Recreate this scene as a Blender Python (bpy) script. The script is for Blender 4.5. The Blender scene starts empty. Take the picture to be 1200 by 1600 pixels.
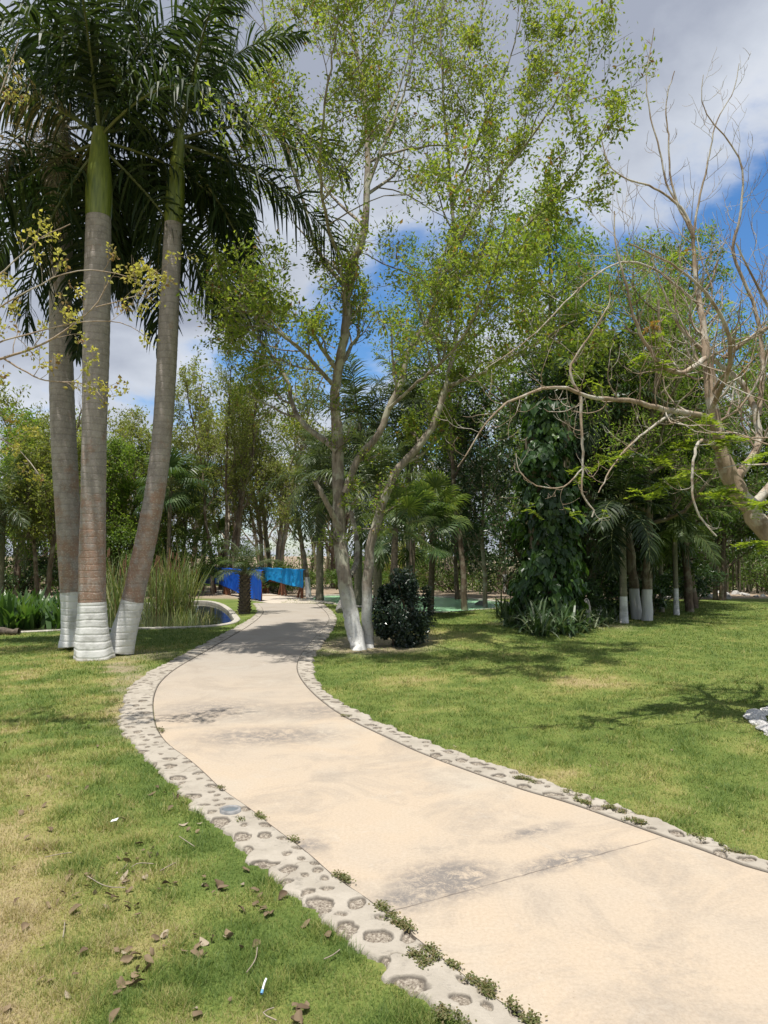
import bpy, math, random
import numpy as np
from mathutils import Vector, Matrix
from mathutils.geometry import tessellate_polygon

S = bpy.context.scene
C = S.collection
R = math.radians

# ------------------------------------------------------------------ camera
F, HOR, CAMH = 1109.0, 868.0, 1.6
PITCH = math.atan((HOR - 800.0) / F)
cam_d = bpy.data.cameras.new('camera')
cam_d.sensor_fit = 'VERTICAL'; cam_d.sensor_height = 24.0
cam_d.lens = 24.0 * F / 1600.0
cam_d.clip_start = 0.05; cam_d.clip_end = 3000
cam = bpy.data.objects.new('camera', cam_d); C.objects.link(cam)
cam.location = (0, 0, CAMH); cam.rotation_euler = (math.pi / 2 + PITCH, 0, 0)
S.camera = cam
S.render.resolution_x, S.render.resolution_y = 768, 1024

# ------------------------------------------------------------------ light
SHX, SHY = 0.09, 0.24                      # shadow offset per metre of height
SUNV = Vector((-SHX, -SHY, 1)).normalized()
SUN_EL = math.asin(SUNV.z); SUN_ROT = math.atan2(SUNV.x, SUNV.y)
sl = bpy.data.lights.new('sun', 'SUN'); sl.energy = 4.2; sl.angle = R(0.53); sl.color = (1.0, 0.95, 0.87)
so = bpy.data.objects.new('sun', sl); C.objects.link(so)
so.rotation_euler = SUNV.to_track_quat('Z', 'Y').to_euler(); so.location = (0, 0, 30)

w = bpy.data.worlds.new('World'); S.world = w; w.use_nodes = True
nt = w.node_tree; nt.nodes.clear()
def wn(t, **k):
    n = nt.nodes.new(t)
    for a, b in k.items(): setattr(n, a, b)
    return n
L = nt.links.new
sky = wn('ShaderNodeTexSky', sky_type='NISHITA', sun_disc=False)
sky.sun_elevation = SUN_EL; sky.sun_rotation = SUN_ROT; sky.altitude = 20; sky.air_density = 1.0; sky.dust_density = 0.6; sky.ozone_density = 5.0
tc = wn('ShaderNodeTexCoord'); sep = wn('ShaderNodeSeparateXYZ'); L(tc.outputs['Generated'], sep.inputs[0])
def wm(op, a, b=None, clamp=False):
    n = wn('ShaderNodeMath', operation=op); n.use_clamp = clamp
    for i, v in enumerate([a, b]):
        if v is None: continue
        if isinstance(v, (int, float)): n.inputs[i].default_value = v
        else: L(v, n.inputs[i])
    return n.outputs[0]
zz = wm('ADD', wm('MAXIMUM', sep.outputs['Z'], 0.0), 0.32)
cx = wm('DIVIDE', sep.outputs['X'], zz); cy = wm('DIVIDE', sep.outputs['Y'], zz)
comb = wn('ShaderNodeCombineXYZ'); L(cx, comb.inputs[0]); L(cy, comb.inputs[1]); comb.inputs[2].default_value = 0.4
n1 = wn('ShaderNodeTexNoise'); n1.inputs['Scale'].default_value = 1.9; n1.inputs['Detail'].default_value = 9; n1.inputs['Roughness'].default_value = 0.56
n1.inputs['Distortion'].default_value = 0.25
L(comb.outputs[0], n1.inputs['Vector'])
def dirblob(v, c0, c1):                      # soft opening or bank in a given compass direction of the sky
    d = wn('ShaderNodeVectorMath', operation='DOT_PRODUCT'); L(tc.outputs['Generated'], d.inputs[0]); d.inputs[1].default_value = Vector(v).normalized()
    m = wn('ShaderNodeMapRange', interpolation_type='SMOOTHSTEP'); L(d.outputs['Value'], m.inputs['Value'])
    m.inputs['From Min'].default_value = c0; m.inputs['From Max'].default_value = c1
    return m.outputs[0]
def pixdir(px, py):
    a, b = (px - 600) / F, (800 - py) / F
    return (a, math.cos(PITCH) - b * math.sin(PITCH), math.sin(PITCH) + b * math.cos(PITCH))
b1 = dirblob(pixdir(1200, 270), 0.950, 0.998)
b2 = dirblob(pixdir(660, 560), 0.972, 0.999)
b3 = dirblob(pixdir(420, 660), 0.975, 0.999)
b4 = dirblob(pixdir(1100, 20), 0.955, 0.998)
v = wm('SUBTRACT', n1.outputs['Fac'], wm('MULTIPLY', b1, 0.30)); v = wm('SUBTRACT', v, wm('MULTIPLY', b2, 0.05)); v = wm('SUBTRACT', v, wm('MULTIPLY', b3, 0.05))
v = wm('ADD', v, wm('MULTIPLY', b4, 0.22))
mk = wn('ShaderNodeMapRange', interpolation_type='SMOOTHSTEP'); L(v, mk.inputs['Value'])
mk.inputs['From Min'].default_value = 0.33; mk.inputs['From Max'].default_value = 0.47
n2 = wn('ShaderNodeTexNoise'); n2.inputs['Scale'].default_value = 2.6; n2.inputs['Detail'].default_value = 7
L(comb.outputs[0], n2.inputs['Vector'])
dens = wm('ADD', wm('MULTIPLY', n2.outputs['Fac'], 0.55), wm('MULTIPLY', v, 0.9))
cr = wn('ShaderNodeValToRGB'); L(dens, cr.inputs[0])
e = cr.color_ramp.elements; e[0].position = 0.50; e[0].color = (0.93, 0.95, 1.0, 1); e[1].position = 0.86; e[1].color = (0.40, 0.44, 0.54, 1)
m_ = e.new(0.66); m_.color = (0.66, 0.71, 0.80, 1)
bgs = wn('ShaderNodeBackground'); hs = wn('ShaderNodeHueSaturation'); hs.inputs['Saturation'].default_value = 1.2; L(sky.outputs[0], hs.inputs['Color']); L(hs.outputs[0], bgs.inputs[0]); bgs.inputs[1].default_value = 0.11
bgc = wn('ShaderNodeBackground'); L(cr.outputs[0], bgc.inputs[0]); bgc.inputs[1].default_value = 0.64
mx = wn('ShaderNodeMixShader'); L(mk.outputs[0], mx.inputs[0]); L(bgs.outputs[0], mx.inputs[1]); L(bgc.outputs[0], mx.inputs[2])
wo = wn('ShaderNodeOutputWorld'); L(mx.outputs[0], wo.inputs[0])

S.view_settings.view_transform = 'Standard'; S.view_settings.look = 'None'
S.view_settings.exposure = 0.6; S.view_settings.gamma = 1.0; S.view_settings.use_curve_mapping = False

# ------------------------------------------------------------------ helpers
def P(px, py, Y):
    """the point at depth Y metres in front of the standpoint that was read off the photograph at (px, py)"""
    x, y, z = pixdir(px, py); k = Y / y
    return np.array([x * k, Y, CAMH + z * k])
def G(px, py):
    x, y, z = pixdir(px, py); k = -CAMH / z
    return np.array([x * k, y * k, 0.0])

class MB:
    def __init__(s): s.V = []; s.F = {3: [], 4: []}; s.M = {3: [], 4: []}; s.A = []; s.n = 0
    def add(s, V, Fc, mat=0, rnd=0.5):
        V = np.asarray(V, dtype=np.float32); Fc = np.asarray(Fc, dtype=np.int32)
        if len(V) == 0 or len(Fc) == 0: return s
        s.V.append(V); k = Fc.shape[1]
        s.F[k].append(Fc + s.n); s.M[k].append(np.full(len(Fc), mat, dtype=np.int32))
        s.A.append(np.broadcast_to(np.asarray(rnd, dtype=np.float32), (len(V),)).copy()); s.n += len(V)
        return s
    def build(s, name, mats, parent=None, smooth=True, extra=None, loc=None):
        V = np.concatenate(s.V); A = np.concatenate(s.A)
        T = np.concatenate(s.F[3]) if s.F[3] else np.zeros((0, 3), np.int32)
        Q = np.concatenate(s.F[4]) if s.F[4] else np.zeros((0, 4), np.int32)
        M = np.concatenate(s.M[3] + s.M[4])
        me = bpy.data.meshes.new(name)
        me.vertices.add(len(V))
        if loc is not None: V = V - np.asarray(loc, dtype=np.float32)
        me.vertices.foreach_set('co', V.astype(np.float32).ravel())
        nl = len(T) * 3 + len(Q) * 4
        me.loops.add(nl); me.loops.foreach_set('vertex_index', np.concatenate([T.ravel(), Q.ravel()]).astype(np.int32))
        nf = len(T) + len(Q); me.polygons.add(nf)
        st = np.concatenate([np.arange(len(T)) * 3, len(T) * 3 + np.arange(len(Q)) * 4]).astype(np.int32)
        me.polygons.foreach_set('loop_start', st)
        me.polygons.foreach_set('material_index', M)
        me.polygons.foreach_set('use_smooth', np.full(nf, smooth, dtype=bool))
        at = me.attributes.new('rnd', 'FLOAT', 'POINT'); at.data.foreach_set('value', A)
        if extra:
            for k, v_ in extra.items():
                at = me.attributes.new(k, 'FLOAT', 'POINT'); at.data.foreach_set('value', np.asarray(v_, dtype=np.float32))
        for m in (mats if isinstance(mats, (list, tuple)) else [mats]): me.materials.append(m)
        me.update(calc_edges=True)
        o = bpy.data.objects.new(name, me); C.objects.link(o)
        if parent is not None: o.parent = parent
        if loc is not None and parent is None: o.location = tuple(float(q) for q in loc)
        return o

def tag(o, label=None, cat=None, group=None, kind=None):
    if label: o['label'] = label
    if cat: o['category'] = cat
    if group: o['group'] = group
    if kind: o['kind'] = kind
    return o
def thing(name, label, cat, loc=(0, 0, 0), rz=0.0, group=None, sc=1.0):
    o = bpy.data.objects.new(name, None); C.objects.link(o)
    o.location = tuple(float(q) for q in loc); o.rotation_euler = (0, 0, rz); o.scale = (sc, sc, sc)
    o.empty_display_size = 0.3
    return tag(o, label, cat, group)
def dup(root, loc, rz=0.0, sc=None, label=None, group=None):
    r = root.copy(); C.objects.link(r); r.location = tuple(float(q) for q in loc); r.rotation_euler = (0, 0, rz)
    if sc is not None: r.scale = sc if isinstance(sc, tuple) else (sc, sc, sc)
    if label: r['label'] = label
    if group: r['group'] = group
    for ch in list(root.children):
        c = ch.copy(); C.objects.link(c); c.parent = r
        for g in list(ch.children):
            d = g.copy(); C.objects.link(d); d.parent = c
    return r

def unit(v):
    v = np.asarray(v, dtype=float); return v / (np.linalg.norm(v, axis=-1, keepdims=True) + 1e-12)
def tube(pts, rad, sides=6, cap=False, flat=None):
    pts = np.asarray(pts, dtype=float); n = len(pts); rad = np.broadcast_to(rad, (n,))
    t = np.gradient(pts, axis=0); t = unit(t)
    ref = np.array([0.0, 0, 1]) if abs(t[0, 2]) < 0.9 else np.array([1.0, 0, 0])
    u = unit(np.cross(t[0], ref)); U = np.zeros_like(pts); U[0] = u
    for i in range(1, n):
        u = U[i - 1] - t[i] * np.dot(U[i - 1], t[i]); U[i] = u / (np.linalg.norm(u) + 1e-9)
    W = np.cross(t, U)
    a = np.arange(sides) * 2 * np.pi / sides
    ring = U[:, None, :] * np.cos(a)[None, :, None] + W[:, None, :] * np.sin(a)[None, :, None]
    V = pts[:, None, :] + ring * rad[:, None, None]
    V = V.reshape(-1, 3)
    i = np.arange(n - 1)[:, None] * sides; j = np.arange(sides)[None, :]; j2 = (j + 1) % sides
    Fq = np.stack([i + j, i + j2, i + sides + j2, i + sides + j], axis=-1).reshape(-1, 4)
    return V, Fq
def box(c, s, M=None):
    x, y, z = [q / 2.0 for q in s]
    V = np.array([[-x, -y, -z], [x, -y, -z], [x, y, -z], [-x, y, -z], [-x, -y, z], [x, -y, z], [x, y, z], [-x, y, z]])
    if M is not None: V = V @ np.asarray(M).T
    V = V + np.asarray(c)
    return V, np.array([[0, 3, 2, 1], [4, 5, 6, 7], [0, 1, 5, 4], [1, 2, 6, 5], [2, 3, 7, 6], [3, 0, 4, 7]])
def bar(p0, p1, wd, ht):
    """square timber from p0 to p1"""
    p0 = np.asarray(p0, float); p1 = np.asarray(p1, float); d = p1 - p0; l = np.linalg.norm(d); d = d / l
    up = np.array([0, 0, 1.0]) if abs(d[2]) < 0.9 else np.array([0, 1.0, 0])
    s = unit(np.cross(d, up)); u = np.cross(s, d)
    M = np.stack([s, d, u], axis=1)
    return box((p0 + p1) / 2, (wd, l, ht), M)
def leaves(Cn, D, Nn, ln, wd, fold=0.15, curl=0.0):
    """rhombic leaf blades: centre-base Cn, direction D, normal Nn"""
    D = unit(D); B = unit(np.cross(D, Nn)); Nn = np.cross(B, D)
    ln = np.broadcast_to(ln, (len(Cn),))[:, None]; wd = np.broadcast_to(wd, (len(Cn),))[:, None]
    v0 = Cn; v2 = Cn + D * ln - Nn * ln * curl
    mid = Cn + D * ln * 0.45
    v1 = mid + B * wd / 2 + Nn * wd * fold; v3 = mid - B * wd / 2 + Nn * wd * fold
    V = np.stack([v0, v1, v2, v3], axis=1).reshape(-1, 3)
    i = np.arange(len(Cn))[:, None] * 4
    return V, np.concatenate([i, i + 1, i + 2, i + 3], axis=1)
def rvec(rng, n):
    return unit(rng.normal(size=(n, 3)))
_rt = np.random.default_rng(99).random((256, 256))
def vnoise(x, y):
    xi = np.floor(x).astype(int); yi = np.floor(y).astype(int); fx = x - xi; fy = y - yi
    fx = fx * fx * (3 - 2 * fx); fy = fy * fy * (3 - 2 * fy)
    a = _rt[xi % 256, yi % 256]; b = _rt[(xi + 1) % 256, yi % 256]; c = _rt[xi % 256, (yi + 1) % 256]; d = _rt[(xi + 1) % 256, (yi + 1) % 256]
    return (a * (1 - fx) + b * fx) * (1 - fy) + (c * (1 - fx) + d * fx) * fy
def fbm(x, y, o=4):
    s = 0; a = 0.5; t = 0
    for i in range(o): s = s + a * vnoise(x * 2 ** i + 17 * i, y * 2 ** i + 5 * i); t += a; a *= 0.5
    return s / t
def inpoly(x, y, poly):
    poly = np.asarray(poly)[:, :2]; r = np.zeros(x.shape, bool); j = len(poly) - 1
    for i in range(len(poly)):
        xi, yi = poly[i]; xj, yj = poly[j]
        c = ((yi > y) != (yj > y)) & (x < (xj - xi) * (y - yi) / (yj - yi + 1e-12) + xi)
        r ^= c; j = i
    return r
def resample(p, step):
    p = np.asarray(p, float); s = np.concatenate([[0], np.cumsum(np.linalg.norm(np.diff(p, axis=0), axis=1))])
    n = max(2, int(s[-1] / step) + 1); q = np.linspace(0, s[-1], n)
    return np.stack([np.interp(q, s, p[:, k]) for k in range(p.shape[1])], axis=1)
def smooth_line(p, it=2):
    p = np.asarray(p, float)
    for _ in range(it):
        a = p[:-1] * 0.75 + p[1:] * 0.25; b = p[:-1] * 0.25 + p[1:] * 0.75
        q = np.empty((len(a) * 2, p.shape[1])); q[0::2] = a; q[1::2] = b
        p = np.concatenate([p[:1], q, p[-1:]])
    return p

# ------------------------------------------------------------------ materials
class NT:
    def __init__(s, name):
        s.m = bpy.data.materials.new(name); s.m.use_nodes = True; s.t = s.m.node_tree; s.t.nodes.clear()
        s.out = s.n('ShaderNodeOutputMaterial'); s.bsdf = s.n('ShaderNodeBsdfPrincipled')
        s.link(s.bsdf.outputs[0], s.out.inputs[0])
    def n(s, t, **k):
        n = s.t.nodes.new(t)
        for a, b in k.items(): setattr(n, a, b)
        return n
    def link(s, a, b): s.t.links.new(a, b)
    def put(s, inp, v):
        if isinstance(v, (int, float)): inp.default_value = v
        elif isinstance(v, tuple): inp.default_value = v if len(v) == 4 or inp.type == 'VECTOR' else (*v, 1)
        else: s.link(v, inp)
    def pos(s, kind='Object', scale=None):
        t = s.n('ShaderNodeTexCoord').outputs[kind]
        if scale is None: return t
        m = s.n('ShaderNodeMapping'); m.inputs['Scale'].default_value = scale; s.link(t, m.inputs[0]); return m.outputs[0]
    def world(s): return s.n('ShaderNodeNewGeometry').outputs['Position']
    def noise(s, sc, det=4, rough=0.55, vec=None, dist=0.0):
        n = s.n('ShaderNodeTexNoise'); n.inputs['Scale'].default_value = sc; n.inputs['Detail'].default_value = det
        n.inputs['Roughness'].default_value = rough; n.inputs['Distortion'].default_value = dist
        s.link(vec if vec is not None else s.pos(), n.inputs['Vector']); return n.outputs['Fac']
    def math(s, op, a, b=None, c=None, clamp=False):
        n = s.n('ShaderNodeMath', operation=op); n.use_clamp = clamp
        for i, v_ in enumerate([a, b, c]):
            if v_ is not None: s.put(n.inputs[i], v_)
        return n.outputs[0]
    def ramp(s, f, *st):
        n = s.n('ShaderNodeValToRGB'); s.link(f, n.inputs[0]); e = n.color_ramp.elements
        while len(e) < len(st): e.new(0.5)
        for i, (p, c) in enumerate(st):
            e[i].position = p; e[i].color = (c, c, c, 1) if isinstance(c, (int, float)) else (*c, 1)
        return n.outputs[0]
    def mix(s, f, a, b, mode='MIX'):
        n = s.n('ShaderNodeMixRGB', blend_type=mode); s.put(n.inputs[0], f); s.put(n.inputs[1], a); s.put(n.inputs[2], b); return n.outputs[0]
    def attr(s, name): return s.n('ShaderNodeAttribute', attribute_name=name).outputs['Fac']
    def sepz(s, vec): n = s.n('ShaderNodeSeparateXYZ'); s.link(vec, n.inputs[0]); return n.outputs
    def bump(s, h, st=0.3, d=0.02):
        b = s.n('ShaderNodeBump'); b.inputs['Strength'].default_value = st; b.inputs['Distance'].default_value = d
        s.link(h, b.inputs['Height']); s.link(b.outputs[0], s.bsdf.inputs['Normal'])
    def base(s, c, rough=0.6, spec=0.3):
        s.put(s.bsdf.inputs['Base Color'], c); s.put(s.bsdf.inputs['Roughness'], rough); s.bsdf.inputs['Specular IOR Level'].default_value = spec
        return s
    def translucent(s, col, f):
        t = s.n('ShaderNodeBsdfTranslucent'); s.put(t.inputs[0], col); m = s.n('ShaderNodeMixShader'); s.put(m.inputs[0], f)
        s.link(s.bsdf.outputs[0], m.inputs[1]); s.link(t.outputs[0], m.inputs[2]); s.link(m.outputs[0], s.out.inputs[0])

def leaf_mat(name, cols, trans=0.4, rough=0.5, tc_=None, spec=0.3):
    t = NT(name); r = t.attr('rnd')
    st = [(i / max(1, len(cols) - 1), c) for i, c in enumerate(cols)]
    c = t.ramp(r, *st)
    nz = t.noise(0.9, 2, vec=t.world()); v = t.ramp(nz, (0.3, 0.75), (0.7, 1.2))
    c = t.mix(1.0, c, v, 'MULTIPLY')
    t.base(c, rough, spec)
    tcol = t.mix(1.0, c, tc_ or (1.5, 1.55, 0.7), 'MULTIPLY')
    t.translucent(tcol, trans)
    return t.m
M = {}
M['leaf_spring'] = leaf_mat('spring leaf', [(0.10, 0.155, 0.03), (0.16, 0.225, 0.04), (0.22, 0.27, 0.05), (0.27, 0.30, 0.07), (0.22, 0.13, 0.05)], 0.5)
M['leaf_feather'] = leaf_mat('feathery leaf', [(0.10, 0.165, 0.03), (0.15, 0.23, 0.04), (0.20, 0.275, 0.05), (0.26, 0.30, 0.07)], 0.52)
M['leaf_mid'] = leaf_mat('mid green leaf', [(0.06, 0.11, 0.025), (0.095, 0.155, 0.036), (0.14, 0.20, 0.05)], 0.42, 0.42)
M['leaf_dark'] = leaf_mat('dark glossy leaf', [(0.022, 0.05, 0.016), (0.038, 0.078, 0.024), (0.065, 0.11, 0.034)], 0.3, 0.36, spec=0.5)
M['leaf_bush'] = leaf_mat('blackish green shrub leaf', [(0.013, 0.027, 0.016), (0.02, 0.04, 0.022), (0.035, 0.055, 0.035)], 0.15, 0.3, spec=0.55)
M['leaf_olive'] = leaf_mat('olive woodland leaf', [(0.13, 0.165, 0.045), (0.19, 0.22, 0.06), (0.25, 0.26, 0.075), (0.21, 0.18, 0.08)], 0.48)
M['leaf_bright'] = leaf_mat('bright new leaf', [(0.15, 0.22, 0.025), (0.21, 0.28, 0.035), (0.28, 0.33, 0.05)], 0.5)
M['leaf_rust'] = leaf_mat('rusty young leaf', [(0.15, 0.18, 0.03), (0.28, 0.17, 0.05), (0.34, 0.15, 0.07)], 0.4)
M['flower_yellow'] = leaf_mat('yellow petal', [(0.36, 0.36, 0.07), (0.52, 0.48, 0.12), (0.42, 0.43, 0.11), (0.27, 0.16, 0.09)], 0.5, 0.6, (1.2, 1.2, 0.8))
M['frond'] = leaf_mat('royal palm leaflet', [(0.016, 0.032, 0.012), (0.028, 0.05, 0.018), (0.055, 0.08, 0.028)], 0.28, 0.5, spec=0.3)
M['frond_dry'] = leaf_mat('withered palm leaflet', [(0.06, 0.06, 0.028), (0.15, 0.125, 0.075), (0.20, 0.16, 0.11)], 0.25, 0.6)
M['frond_light'] = leaf_mat('light palm leaflet', [(0.06, 0.10, 0.03), (0.095, 0.14, 0.04), (0.14, 0.18, 0.06)], 0.4, 0.4)
M['frond_grey'] = leaf_mat('grey green palm leaflet', [(0.045, 0.07, 0.03), (0.07, 0.10, 0.045), (0.10, 0.13, 0.06)], 0.35, 0.4)
M['fan'] = leaf_mat('fan palm leaf', [(0.06, 0.10, 0.025), (0.10, 0.15, 0.04), (0.18, 0.22, 0.06)], 0.4, 0.38, spec=0.45)
M['fan_dark'] = leaf_mat('dark fan palm leaf', [(0.03, 0.06, 0.02), (0.045, 0.085, 0.028), (0.08, 0.12, 0.04)], 0.3, 0.36, spec=0.5)
M['reed'] = leaf_mat('reed blade', [(0.09, 0.13, 0.04), (0.16, 0.20, 0.07), (0.30, 0.28, 0.14)], 0.35, 0.5)
M['water_plant'] = leaf_mat('broad water plant leaf', [(0.04, 0.09, 0.02), (0.07, 0.135, 0.03), (0.12, 0.19, 0.05)], 0.35, 0.34, spec=0.5)
M['lily'] = leaf_mat('strap leaf', [(0.03, 0.06, 0.02), (0.05, 0.09, 0.03), (0.22, 0.25, 0.17)], 0.25, 0.35, spec=0.5)
M['vine'] = leaf_mat('climbing vine leaf', [(0.022, 0.055, 0.016), (0.04, 0.09, 0.022), (0.10, 0.18, 0.035)], 0.35, 0.35, spec=0.5)
M['weed'] = leaf_mat('creeping weed leaf', [(0.10, 0.13, 0.04), (0.15, 0.165, 0.06), (0.22, 0.17, 0.09)], 0.35, 0.6)
M['dryleaf'] = leaf_mat('dry fallen leaf', [(0.11, 0.075, 0.045), (0.22, 0.165, 0.10), (0.34, 0.285, 0.21)], 0.1, 0.75, (1, 1, 1))

def bark_mat(name, c1, c2, c3, sc=9, stretch=0.25, paint=None, lich=0.5, bs=0.6):
    t = NT(name); v = t.pos('Object', (1, 1, stretch))
    n = t.noise(sc, 6, 0.65, v); c = t.ramp(n, (0.32, c1), (0.62, c2))
    l = t.noise(sc * 0.35, 4, 0.6); lm = t.ramp(l, (lich, 0.0), (lich + 0.08, 1.0)); c = t.mix(lm, c, c3)
    if paint:
        z = t.sepz(t.world())[2]; nn = t.noise(5, 4); h = t.math('ADD', z, t.math('MULTIPLY', t.math('SUBTRACT', nn, 0.5), paint[1]))
        m = t.n('ShaderNodeMapRange'); t.link(h, m.inputs[0]); m.inputs[1].default_value = paint[0]; m.inputs[2].default_value = paint[0] + paint[3]; m.inputs[3].default_value = 1; m.inputs[4].default_value = 0
        wear = t.ramp(t.noise(22, 5, 0.7), (0.3, paint[2]), (0.5, 1.0))
        c = t.mix(t.math('MULTIPLY', m.outputs[0], wear), c, (0.58, 0.58, 0.56))
    t.base(c, 0.85, 0.2); t.bump(n, bs, 0.03)
    return t.m
M['bark_centre'] = bark_mat('grey lichened bark', (0.11, 0.09, 0.068), (0.29, 0.25, 0.205), (0.33, 0.32, 0.25), 11, 0.3, (0.62, 0.7, 0.35, 0.5))
M['bark_pale'] = bark_mat('pale smooth bark', (0.20, 0.15, 0.11), (0.37, 0.30, 0.23), (0.42, 0.38, 0.32), 10, 0.3)
M['bark_bare'] = bark_mat('tan smooth bark', (0.16, 0.115, 0.08), (0.35, 0.275, 0.20), (0.42, 0.39, 0.33), 10, 0.3, lich=0.5, bs=0.9)
M['bark_brown'] = bark_mat('brown bark', (0.07, 0.05, 0.035), (0.17, 0.125, 0.09), (0.22, 0.19, 0.14), 10, 0.25)
M['bark_white'] = bark_mat('bark with whitewashed foot', (0.08, 0.06, 0.04), (0.19, 0.15, 0.10), (0.22, 0.2, 0.14), 10, 0.25, (0.75, 0.04, 0.9, 0.03))
M['bark_olive'] = bark_mat('olive grey twig bark', (0.10, 0.09, 0.05), (0.22, 0.19, 0.12), (0.26, 0.26, 0.16), 9, 0.3)

def ringed(name, c1, c2, ring, rust, per=9.0):
    t = NT(name); p = t.pos(); z = t.sepz(p)[2]
    wob = t.noise(1.2, 2); ph = t.math('ADD', t.math('MULTIPLY', z, per), t.math('MULTIPLY', wob, 1.6))
    fr = t.math('FRACT', ph); rg = t.ramp(fr, (0.0, 1.0), (0.10, 0.85), (0.17, 0.0), (0.93, 0.0), (1.0, 1.0))
    n = t.noise(9, 6, 0.65, t.pos('Object', (1, 1, 0.5))); c = t.ramp(n, (0.3, c1), (0.68, c2))
    c = t.mix(t.math('MULTIPLY', rg, 0.28), c, ring)
    if rust:
        m = t.n('ShaderNodeMapRange'); t.link(z, m.inputs[0]); m.inputs[1].default_value = 1.6; m.inputs[2].default_value = 4.2; m.inputs[3].default_value = 0.12; m.inputs[4].default_value = -0.10
        rn = t.math('ADD', t.noise(2.4, 5, 0.72), m.outputs[0]); rm = t.ramp(rn, (0.52, 0.0), (0.66, 0.62)); c = t.mix(rm, c, (0.29, 0.155, 0.09))
        sp = t.ramp(t.noise(38, 3), (0.56, 0.0), (0.62, 0.8)); c = t.mix(t.math('MULTIPLY', sp, t.math('ADD', m.outputs[0], 0.5)), c, (0.46, 0.43, 0.38))
    t.base(c, 0.8, 0.25); t.bump(t.math('SUBTRACT', n, t.math('MULTIPLY', rg, 0.5)), 0.4, 0.015)
    return t.m
M['palm_trunk'] = ringed('ringed grey palm trunk', (0.22, 0.195, 0.18), (0.37, 0.335, 0.31), (0.13, 0.11, 0.10), True)
M['palm_trunk_small'] = ringed('slim ringed palm trunk', (0.12, 0.12, 0.08), (0.24, 0.22, 0.16), (0.09, 0.08, 0.06), False, 12)
t = NT('whitewash'); n = t.noise(4, 5, 0.6); c = t.ramp(n, (0.34, (0.42, 0.42, 0.40)), (0.52, (0.66, 0.66, 0.645))); dz = t.sepz(t.pos())[2]
mr = t.n('ShaderNodeMapRange'); t.link(t.math('ADD', dz, t.math('MULTIPLY', t.noise(12, 4), 0.14)), mr.inputs[0]); mr.inputs[1].default_value = 0.05; mr.inputs[2].default_value = 0.13; mr.inputs[3].default_value = 0.8; mr.inputs[4].default_value = 0
c = t.mix(mr.outputs[0], c, (0.30, 0.26, 0.20)); t.base(c, 0.8, 0.2)
fr = t.math('FRACT', t.math('ADD', t.math('MULTIPLY', dz, 9.0), t.math('MULTIPLY', t.noise(1.2, 3), 1.1)))
t.bump(t.math('ADD', t.math('MULTIPLY', t.ramp(fr, (0.0, 0.0), (0.2, 1.0), (0.8, 1.0), (1.0, 0.0)), 1.0), t.math('MULTIPLY', t.noise(18, 5), 0.9)), 0.35, 0.015); M['whitewash'] = t.m
t = NT('green crownshaft'); n = t.noise(5, 4, 0.6, t.pos('Object', (6, 6, 0.5))); t.base(t.ramp(n, (0.3, (0.085, 0.12, 0.022)), (0.7, (0.21, 0.245, 0.04))), 0.35, 0.5); M['crownshaft'] = t.m
t = NT('palm rachis'); n = t.noise(3, 2); t.base(t.ramp(n, (0.3, (0.07, 0.09, 0.03)), (0.7, (0.13, 0.14, 0.05))), 0.5); M['rachis'] = t.m
t = NT('palm boot trunk'); n = t.noise(14, 5, 0.7); t.base(t.ramp(n, (0.3, (0.07, 0.055, 0.04)), (0.7, (0.22, 0.18, 0.13))), 0.9); t.bump(n, 0.8, 0.03); M['boots'] = t.m

def simple(name, c1, c2, sc, rough=0.8, b=0.3, bd=0.02, spec=0.25):
    t = NT(name); n = t.noise(sc, 6, 0.65); t.base(t.ramp(n, (0.3, c1), (0.7, c2)), rough, spec); t.bump(n, b, bd); return t.m
M['rock'] = simple('pale limestone', (0.26, 0.25, 0.23), (0.55, 0.54, 0.51), 6, 0.9, 0.6, 0.04)
M['rock_white'] = simple('whitewashed rubble', (0.33, 0.31, 0.29), (0.80, 0.79, 0.78), 7, 0.9, 0.7, 0.04)
M['rock_dark'] = simple('weathered grey stone', (0.12, 0.12, 0.11), (0.30, 0.29, 0.27), 8, 0.9, 0.7, 0.04)
M['rim'] = simple('pond rim concrete', (0.28, 0.26, 0.22), (0.48, 0.45, 0.39), 9, 0.9, 0.4, 0.01)
M['wood'] = simple('red brown timber', (0.13, 0.055, 0.03), (0.30, 0.13, 0.07), 8, 0.65, 0.2, 0.01)
M['log'] = simple('rotting log', (0.05, 0.04, 0.032), (0.16, 0.13, 0.10), 12, 0.9, 0.8, 0.03)
M['twig'] = simple('bleached twig', (0.20, 0.165, 0.12), (0.36, 0.31, 0.25), 20, 0.8, 0.2, 0.005)
M['deck'] = simple('bridge deck concrete', (0.38, 0.33, 0.27), (0.55, 0.49, 0.41), 5, 0.85, 0.2, 0.01)
M['cattail'] = simple('cattail seed head', (0.12, 0.06, 0.03), (0.22, 0.13, 0.07), 30)
def tarp_mat(name, c1, c2, tr):
    t = NT(name); n = t.noise(3, 5, 0.6); c = t.ramp(n, (0.3, c1), (0.7, c2)); t.base(c, 0.38, 0.45); t.translucent(c, tr); return t.m
M['tarp_dark'] = tarp_mat('deep blue tarpaulin', (0.01, 0.10, 0.60), (0.03, 0.17, 0.75), 0.35)
M['tarp_light'] = tarp_mat('azure tarpaulin', (0.03, 0.42, 0.86), (0.05, 0.54, 0.93), 0.5)

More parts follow.
